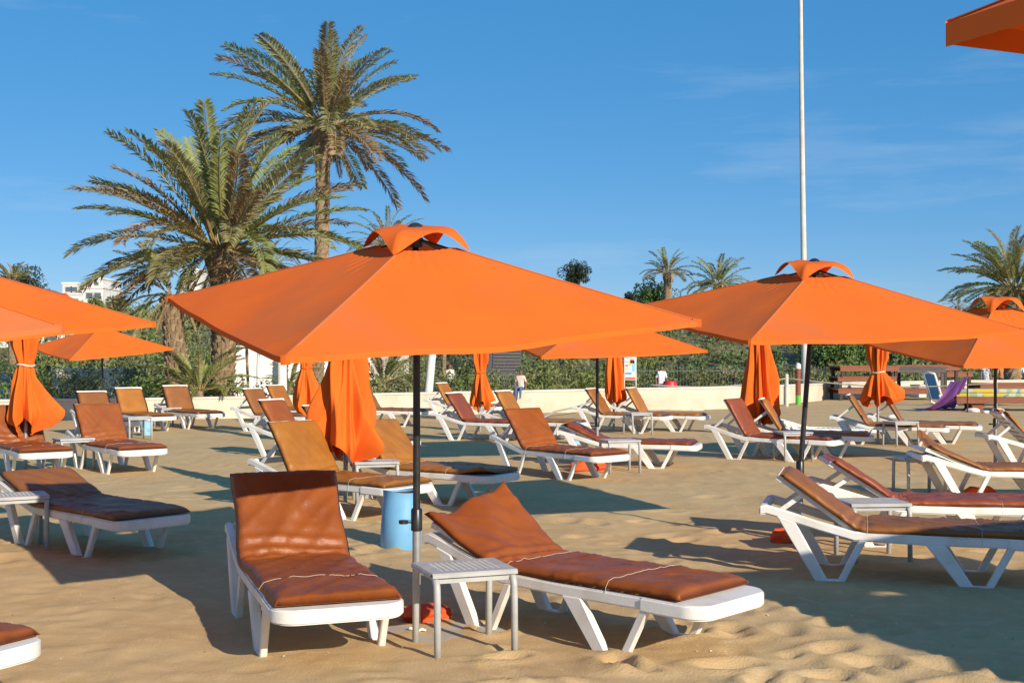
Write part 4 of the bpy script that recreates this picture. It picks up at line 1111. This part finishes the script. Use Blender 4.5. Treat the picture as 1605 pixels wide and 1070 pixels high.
# grey shuttered hut
a, b_ = ppt(757, 545, 60), ppt(817, 585, 60)
hut = empty('shuttered_hut', ((a.x + b_.x)/2, 60, -0.55), 0, 'dark grey shuttered hut behind the hedge in the centre', 'hut')
w_ = b_.x - a.x; h_ = a.z + 0.9
MB().box(-w_/2, w_/2, 0, 2, 0, h_).build('wall', M['shed'], hut)
MB().box(-w_/2 - 0.15, w_/2 + 0.15, -0.2, 2.2, h_ + 0.003, h_ + 0.15).build('roof', M['wood_grey'], hut)
sl = MB()
for k in range(14): sl.box(-w_/2 + 0.5, w_/2 - 0.05, -0.05, -0.004, 0.4 + k*(h_ - 0.6)/14, 0.4 + k*(h_ - 0.6)/14 + 0.11)
sl.build('shutter', M['wood_grey'], hut)

# notice board
p = at(991, 642); nb = empty('notice_board', (p.x, 35.7, -0.5), 0, 'blue and white notice board on two posts behind the centre umbrella', 'sign')
for s in (-1, 1): MB().tube([(s*0.17, 0, -0.2), (s*0.17, 0, 2.25)], 0.02, 8).build('post', M['coping'], nb)
MB().box(-0.16, 0.16, -0.02, 0.02, 1.35, 2.2).build('panel', M['white'], nb)
sb = mat('sign_blue', (0.06, 0.30, 0.62), 0.5); sr = mat('sign_red', (0.7, 0.12, 0.06), 0.5); sy = mat('sign_yellow', (0.75, 0.55, 0.10), 0.5); sc2 = mat('sign_cyan', (0.25, 0.55, 0.75), 0.5)
for (x0, x1, z0, z1, mm) in ((-0.15, 0.15, 2.08, 2.18, sb), (-0.14, 0.06, 1.98, 2.03, sc2), (-0.04, 0.05, 1.78, 1.92, sy), (0.0, 0.12, 1.84, 1.96, sr), (0.06, 0.15, 1.60, 1.92, sc2), (-0.14, -0.06, 1.75, 1.80, sr), (-0.14, -0.07, 1.66, 1.70, sy), (-0.14, -0.06, 1.86, 1.91, sc2), (-0.14, 0.04, 1.52, 1.57, sb), (-0.15, 0.15, 1.37, 1.43, sr)):
    MB().box(x0, x1, -0.026, -0.0205, z0, z1).build('printed_patch', mm, nb)

# ------------------------------------------------------------------ clutter at the far right
def wooden_table(cx, cy, z, w, dpt, h, rot, top_m, leg_m, label, rail=True, boards=6):
    root = empty('wooden_table', (cx, cy, z), R(rot), label, 'wooden table', 'stacked wooden tables')
    for k in range(boards):
        x0 = -dpt/2 + k*dpt/boards
        MB().box(-w/2, w/2, x0 + 0.008, x0 + dpt/boards - 0.008, h - 0.05, h + 0.004*(k % 2)).build('board', M[top_m], root)
    for sx in (-1, 1):
        for sy_ in (-1, 1): MB().box(sx*(w/2 - 0.12) - 0.05, sx*(w/2 - 0.12) + 0.05, sy_*(dpt/2 - 0.1) - 0.05, sy_*(dpt/2 - 0.1) + 0.05, 0, h - 0.052).build('leg', M[leg_m], root)
    if rail:
        for sy_ in (-1, 1): MB().box(-w/2 + 0.02, w/2 - 0.02, sy_*(dpt/2 - 0.04) - 0.02, sy_*(dpt/2 - 0.04) + 0.02, h - 0.19, h - 0.052).build('side_rail', M[top_m], root)
    return root
cx = ppt(1352, 600, 43).x
wooden_table(cx, 43, 0.0, 2.15, 1.2, 0.42, 3, 'wood_red', 'wood_dark', 'red brown wooden table at the bottom of the stack')
wooden_table(cx, 43.05, 0.425, 2.1, 1.2, 0.42, 1, 'wood_red', 'wood_dark', 'red brown wooden table in the middle of the stack')
wooden_table(cx + 0.05, 43, 0.85, 2.15, 1.2, 0.36, 4, 'wood_red', 'wood_dark', 'brown wooden table on top of the stack')
cx2 = ppt(1440, 600, 43.5).x
wooden_table(cx2 - 0.1, 43.4, 0.0, 2.0, 1.2, 0.40, -3, 'wood_red', 'wood_dark', 'red brown low table right of the table stack')
wooden_table(cx2 - 0.15, 43.4, 0.405, 1.9, 1.1, 0.75, -8, 'wood_grey', 'wood_grey', 'weathered grey table frame stacked beside the brown tables')
wooden_table(cx2 + 0.5, 44.6, 0.0, 2.4, 1.1, 1.22, 5, 'wood_red', 'wood_dark', 'tall red brown table behind the grey table frame')
wooden_table(cx2 + 2.1, 46.5, 0.0, 1.6, 1.0, 0.95, 8, 'wood_red', 'wood_dark', 'red brown table behind the purple cloth')
# low bench with patterned mattresses
bp_ = ppt(1560, 628, 34.5)
bench = empty('wooden_bench', (bp_.x + 0.3, 34.5, 0), R(-4), 'long low red brown bench carrying patterned mattresses at the right edge', 'bench')
for k in range(5): MB().box(-1.5, 1.6, -0.45 + k*0.18, -0.45 + k*0.18 + 0.165, 0.34, 0.39).build('board', M['wood_red'], bench)
MB().box(-1.5, 1.6, -0.47, -0.43, 0.22, 0.338).build('side_rail', M['wood_red'], bench)
for x in (-0.9, 1.2):
    MB().prism([(x - 0.22, -0.05), (x + 0.22, -0.05), (x + 0.13, 0.10), (x + 0.24, 0.335), (x - 0.24, 0.335), (x - 0.13, 0.10)], -0.38, -0.28).build('leg', M['wood_red'], bench)
    MB().prism([(x - 0.22, -0.05), (x + 0.22, -0.05), (x + 0.13, 0.10), (x + 0.24, 0.335), (x - 0.24, 0.335), (x - 0.13, 0.10)], 0.28, 0.38).build('leg', M['wood_red'], bench)
def patterned(name):
    m = bpy.data.materials.new(name); m.use_nodes = True; n, l = m.node_tree.nodes, m.node_tree.links; b = n['Principled BSDF']; b.inputs['Roughness'].default_value = 0.8
    t = n.new('ShaderNodeTexCoord'); v = n.new('ShaderNodeTexVoronoi'); v.inputs['Scale'].default_value = 6.5; l.new(t.outputs['Object'], v.inputs['Vector'])
    r = n.new('ShaderNodeValToRGB'); r.color_ramp.interpolation = 'CONSTANT'; e = r.color_ramp.elements
    e[0].color = (0.50, 0.40, 0.06, 1); e[1].position = 0.3; e[1].color = (0.18, 0.28, 0.36, 1)
    for pos, c in ((0.5, (0.45, 0.47, 0.36, 1)), (0.68, (0.30, 0.36, 0.20, 1)), (0.85, (0.55, 0.42, 0.05, 1))): q = e.new(pos); q.color = c
    s = n.new('ShaderNodeSeparateColor'); l.new(v.outputs['Color'], s.inputs[0]); l.new(s.outputs[0], r.inputs['Fac']); l.new(r.outputs[0], b.inputs['Base Color'])
    return m
M['pattern'] = patterned('patterned_fabric')
def mattress(x, y, z, w, d_, h, rot, label):
    mb = MB(); mb.box(-w/2, w/2, -d_/2, d_/2, 0, h); o = mb.build('patterned_mattress', M['pattern'], None, bevel=0.03)
    o.location = (x, y, z); o.rotation_euler = (0, 0, R(rot)); o.data.polygons.foreach_set('use_smooth', [True]*len(o.data.polygons)); tag(o, label, 'mattress', 'patterned mattresses')
bx_ = bp_.x + 0.3
mattress(bx_ - 0.2, 34.5, 0.392, 2.6, 0.8, 0.12, -4, 'patterned yellow and blue mattress lying lowest on the bench')
mattress(bx_ - 0.45, 34.52, 0.514, 1.9, 0.78, 0.11, -3, 'patterned yellow and blue mattress on top at the left end of the bench')
mattress(bx_ + 0.9, 34.5, 0.514, 0.7, 0.75, 0.10, -8, 'short patterned mattress on top at the right end of the bench')
wooden_table(bx_ + 1.3, 37.5, 0, 2.2, 1.0, 0.72, 2, 'wood_red', 'wood_dark', 'red brown table behind the patterned mattresses')
# stones under the bench
for k, (px, py, s) in enumerate(((1525, 645, 0.13), (1545, 647, 0.08), (1563, 645, 0.12), (1400, 655, 0.10))):
    p = at(px, py); rs2 = np.random.RandomState(k); P = np.zeros((9, 17, 3))
    for i in range(9):
        for j in range(17):
            a, b2 = math.pi*i/8, 2*math.pi*(j % 16)/16; k_ = 1 + 0.18*math.sin(3*b2 + k) * math.sin(a)
            P[i, j] = (math.sin(a)*math.cos(b2)*k_*1.5, math.sin(a)*math.sin(b2)*k_, math.cos(a)*0.6 + 0.3)
    o = link(bpy.data.objects.new('pale_stone', grid_mesh('pale_stone', P*s, M['white']))); o.location = (p.x, p.y, gz(p.x, p.y))
    tag(o, ['pale stone below the left leg of the bench', 'small pale stone between two others by the bench', 'pale stone beside the right umbrella pole', 'small pale stone right of the tied umbrella'][k], 'stone', 'pale stones')
# purple cloth hung from a short pole down to the sand
tp = ppt(1517, 585, 33.5); p0 = at(1437, 644); p1 = at(1475, 648)
cl = empty('purple_cloth', (p1.x, p1.y, 0), 0, 'purple cloth hung up beside the mattresses and trailing to the sand', 'cloth')
NU, NV = 40, 24; P = np.zeros((NU+1, NV+1, 3))
A0, A1 = ppt(1490, 597, 33.6), ppt(1519, 586, 33.4)       # upper edge
B0, B1 = at(1434, 643), at(1494, 640)                     # lower edge on the sand
for i in range(NU+1):
    u = i/NU
    up_ = A0.lerp(A1, u) + Vector((0, 0, -0.10*math.sin(math.pi*u))); dn_ = B0.lerp(B1, u)
    for j in range(NV+1):
        v = j/NV; q = up_.lerp(dn_, v) - Vector((0, 0, 0.22*math.sin(math.pi*v)*(1 - 0.4*u)))
        f_ = 0.07*math.sin(u*17 + v*3)*(0.3 + v) + 0.04*math.sin(u*31 + 5*v)
        P[i, j] = (q.x + f_*0.3 - p1.x, q.y - f_ - p1.y, max(0.015, q.z + 0.03*math.sin(u*23 + v*6)*v))
link(bpy.data.objects.new('drape', grid_mesh('drape', P, M['purple'])), cl)
MB().tube([(tp.x - p1.x, tp.y - p1.y + 0.03, -0.1), (tp.x - p1.x, tp.y - p1.y + 0.03, tp.z + 0.03)], 0.02, 8).build('pole', M['wood_dark'], cl)
# propped white and blue lounger chair
pc = ppt(1468, 625, 38); ch = empty('folding_chair', (pc.x, 38, 0), R(20), 'white plastic chair with blue sling back propped by the purple cloth', 'chair')
mb = MB()
for s in (-1, 1):
    mb.tube([(0.55, s*0.27, 0.02), (0.25, s*0.27, 0.0), (0.0, s*0.27, 0.12), (-0.12, s*0.27, 0.35)], 0.035, 8)
    mb.tube([(0.02, s*0.27, 0.15), (-0.30, s*0.27, 1.0)], 0.035, 8)
mb.tube([(-0.30, -0.27, 1.0), (-0.32, 0, 1.04), (-0.30, 0.27, 1.0)], 0.035, 8)
mb.build('frame', M['plastic'], ch, True)
MB().prism([(0.0, 0.20), (-0.29, 0.97), (-0.275, 0.975), (0.015, 0.205)], -0.22, 0.22).build('sling', M['slingblue'], ch)
for k, (px, py, d, s, nm, lb) in enumerate(((1588, 612, 44, (0.5, 0.4, 0.45), 'white_crate', 'white crate behind the bench at the right edge'), (1445, 605, 46, (0.3, 0.3, 0.3), 'white_crate', 'small white box between the stacked tables'))):
    p = ppt(px, py, d); r_ = empty(nm, (p.x, d, 0 if k == 0 else 0.0), 0.2, lb, 'crate', 'white boxes')
    z0 = 0.0; z1 = max(0.4, p.z)
    mb = MB(); mb.box(-s[0], s[0], -s[1], s[1], z0, z1); mb.build('box', M['white'], r_, bevel=0.02); MB().box(-s[0] - 0.02, s[0] + 0.02, -s[1] - 0.02, s[1] + 0.02, z1 + 0.002, z1 + 0.06).build('lid', M['coping'], r_)
# red barrel on the promenade
p = ppt(1050, 608, 50); rbn = empty('red_barrel', (p.x, 50, -0.45), 0, 'red plastic barrel standing behind the wall beside the person in white', 'barrel')
MB().lathe([(0.001, 0), (0.26, 0.0), (0.30, 0.08), (0.31, 0.45), (0.30, 0.85), (0.27, 0.93)], 24).build('shell', M['red'], rbn, True, R(50))
MB().lathe([(0.275, 0.931), (0.275, 0.97), (0.001, 0.985)], 24).build('lid', M['red'], rbn, True, R(50))
MB().tube([(0.30, 0, 0.60), (0.45, -0.1, 0.35), (0.55, -0.15, 0.02)], 0.03, 6).build('hose', M['coping'], rbn, True)

# ------------------------------------------------------------------ people
def person(px, d, zfoot, height, top_m, leg_m, label, rot=0.0, sit=False, seed=0, skirt=None, pack=None, stride=0.12):
    """one continuous skinned body; faces get skin, shirt, trousers, hair by height"""
    x = (px - 802.5)/F*d; k = height/1.72
    bmv = [('pelvis', (0, 0, 0.92), 0.125), ('spine', (0, 0.01, 1.12), 0.115), ('chest', (0, 0.0, 1.32), 0.135), ('neck', (0, 0, 1.48), 0.055), ('head0', (0, -0.01, 1.56), 0.075), ('head1', (0, -0.015, 1.64), 0.092), ('head2', (0, -0.005, 1.71), 0.055)]
    idx = {n: i for i, (n, _, _) in enumerate(bmv)}; V = [Vector(p) for _, p, _ in bmv]; Rr = [r for _, _, r in bmv]; E = [(0,1),(1,2),(2,3),(3,4),(4,5),(5,6)]
    def add(p, r, par): V.append(Vector(p)); Rr.append(r); E.append((par, len(V)-1)); return len(V)-1
    sw = stride*math.sin(seed*2.1 + 0.7)
    for s in (-1, 1):
        sh = add((s*0.17, 0, 1.40), 0.062, idx['chest']); el = add((s*0.24, 0.04 + s*sw*0.5, 1.12), 0.043, sh); wr_ = add((s*0.25, -0.08 + s*sw*0.8, 0.90), 0.032, el); add((s*0.245, -0.11 + s*sw*0.8, 0.81), 0.036, wr_)
        if sit:
            hp = add((s*0.09, -0.03, 0.88), 0.095, 0); kn = add((s*0.11, -0.45, 0.90), 0.068, hp); an = add((s*0.11, -0.48, 0.48), 0.045, kn); add((s*0.11, -0.60, 0.44), 0.038, an)
        else:
            hp = add((s*0.09, 0, 0.84), 0.098, 0); kn = add((s*0.10, -s*sw - 0.01, 0.48), 0.066, hp); an = add((s*0.105, -s*sw*1.2 + 0.05, 0.08), 0.042, kn); add((s*0.11, -s*sw*1.2 - 0.10, 0.035), 0.036, an)
    me = bpy.data.meshes.new('body'); me.from_pydata([tuple(v) for v in V], E, [])
    ob = bpy.data.objects.new('body_skeleton', me); COL.objects.link(ob)
    sk = ob.modifiers.new('skin', 'SKIN'); sd = ob.modifiers.new('sub', 'SUBSURF'); sd.levels = 2; sd.render_levels = 2
    for i, sv in enumerate(me.skin_vertices[0].data): sv.radius = (Rr[i]*(1.18 if i in (0, 1, 2) else 1), Rr[i]*(0.85 if i in (0, 1, 2) else 1)); sv.use_root = (i == 0)
    dg = bpy.context.evaluated_depsgraph_get(); dg.update()
    nm = bpy.data.meshes.new_from_object(ob.evaluated_get(dg)); bpy.data.objects.remove(ob)
    nm.materials.clear()
    for mm in (M['skin'], M[top_m], M[leg_m], M['hair']): nm.materials.append(mm)
    for pl in nm.polygons:
        c = pl.center; pl.use_smooth = True
        if c.z > 1.50: pl.material_index = 3 if (c.z > 1.665 or c.y > 0.03) else 0
        elif c.z > 1.46: pl.material_index = 0
        elif abs(c.x) > 0.20 and c.z < 1.18: pl.material_index = 0
        elif c.z > 0.93 and not (sit and c.y < -0.1): pl.material_index = 1
        elif c.z < 0.075 and not sit: pl.material_index = 3
        else: pl.material_index = 2
    o = bpy.data.objects.new('person', nm); COL.objects.link(o)
    o.location = (x, d, zfoot); o.rotation_euler = (0, 0, R(rot)); o.scale = (k, k, k)
    tag(o, label, 'person', 'people on the promenade')
    if skirt:
        sk_ = MB().lathe([(0.14, 1.0), (0.19, 0.8), (0.24, 0.45)], 16).build('skirt', M[skirt], o, True)
    if pack:
        bmk = MB().box(-0.15, 0.15, 0.10, 0.26, 1.02, 1.45).build('backpack', M[pack], o, True, bevel=0.04)
    return o
M['jacket'] = mat('dark_jacket', (0.018, 0.020, 0.028), 0.8); M['bluepack'] = mat('blue_pack', (0.05, 0.10, 0.22), 0.7); M['jeans'] = mat('blue_jeans', (0.07, 0.13, 0.25), 0.85)
M['shirt_red'] = mat('red_shirt', (0.45, 0.025, 0.03), 0.8); M['shirt_white'] = mat('white_shirt', (0.72, 0.70, 0.68), 0.8); M['shirt_cream'] = mat('cream_shirt', (0.68, 0.55, 0.47), 0.8)
M['dress'] = mat('patterned_dress', (0.50, 0.50, 0.52), 0.8, (0.08, 0.10, 0.16), 9, lo=0.48, hi=0.55); M['shirt_orange'] = mat('orange_top', (0.55, 0.22, 0.08), 0.8)
GP = -0.45
person(9, 40, GP, 1.72, 'jacket', 'jeans', 'person in dark jacket with blue backpack walking at the left edge', rot=200, seed=1, pack='bluepack')
person(76, 42, GP, 1.70, 'shirt_red', 'jacket', 'person in red top behind the tied umbrella at left', rot=160, seed=2)
person(705, 52, GP, 1.68, 'shirt_white', 'jacket', 'person in white top behind the hedge near the leaning post', rot=10, seed=3)
person(816, 38.6 - 0.0, 0.0, 1.05, 'shirt_cream', 'jeans', 'child in cream top and jeans sitting on the wall', rot=-15, sit=True, seed=4)
person(1037, 50.5, GP, 1.62, 'shirt_white', 'shirt_white', 'person in white clothes with dark pack beside the red barrel', rot=20, seed=5, pack='jacket')
person(1545, 58, GP, 1.70, 'dress', 'dress', 'woman in patterned dress walking left of the right umbrella pole', rot=-5, seed=6, skirt='dress')
person(1571, 58, GP, 1.75, 'shirt_orange', 'jacket', 'person in orange top half hidden by the right umbrella pole', rot=170, seed=7)
person(1597, 62, GP, 1.72, 'shirt_white', 'jacket', 'person in white top and dark trousers at the right edge', rot=150, seed=8)
person(690, 51, GP, 1.35, 'jacket', 'jacket', 'person in dark clothes just left of the one in white', rot=60, seed=9)
person(1152, 47, GP, 1.40, 'jacket', 'jacket', 'dark clothed person bending behind the wall right of the red barrel', rot=80, seed=10)
# seat the child on the coping
for o in bpy.data.objects:
    if o.name.startswith('person') and o.get('label', '').startswith('child'):
        k = o.scale[0]; yw = float(wall_d((816 - 802.5)/F*34.6)); o.location = ((816 - 802.5)/F*yw, yw - 0.02, 0.56 + 0.055 - 0.80*k)

# shell fragments and bits of grit strewn over the near sand (uncountable)
rs = np.random.RandomState(5); q = []
for k in range(420):
    y = 5.2 + 9*rs.rand()**1.6; x = (rs.rand() - .5)*y*1.0; r = 0.004 + 0.007*rs.rand()**2; z = gz(x, y) + 0.003
    a = rs.rand()*6.28; c, d_ = math.cos(a)*r, math.sin(a)*r
    q.append([(x + c, y + d_, z), (x - d_*0.7, y + c*0.7, z + r*0.5), (x - c, y - d_, z + r*0.3), (x + d_*0.8, y - c*0.8, z + r*0.9)])
tag(link(bpy.data.objects.new('shell_fragments', quads_mesh('shell_fragments', q, M['white']))), 'tiny pale shell fragments scattered over the near sand', 'shells', kind='stuff')
# tidy: nothing renders that has no faces
bpy.context.view_layer.update()
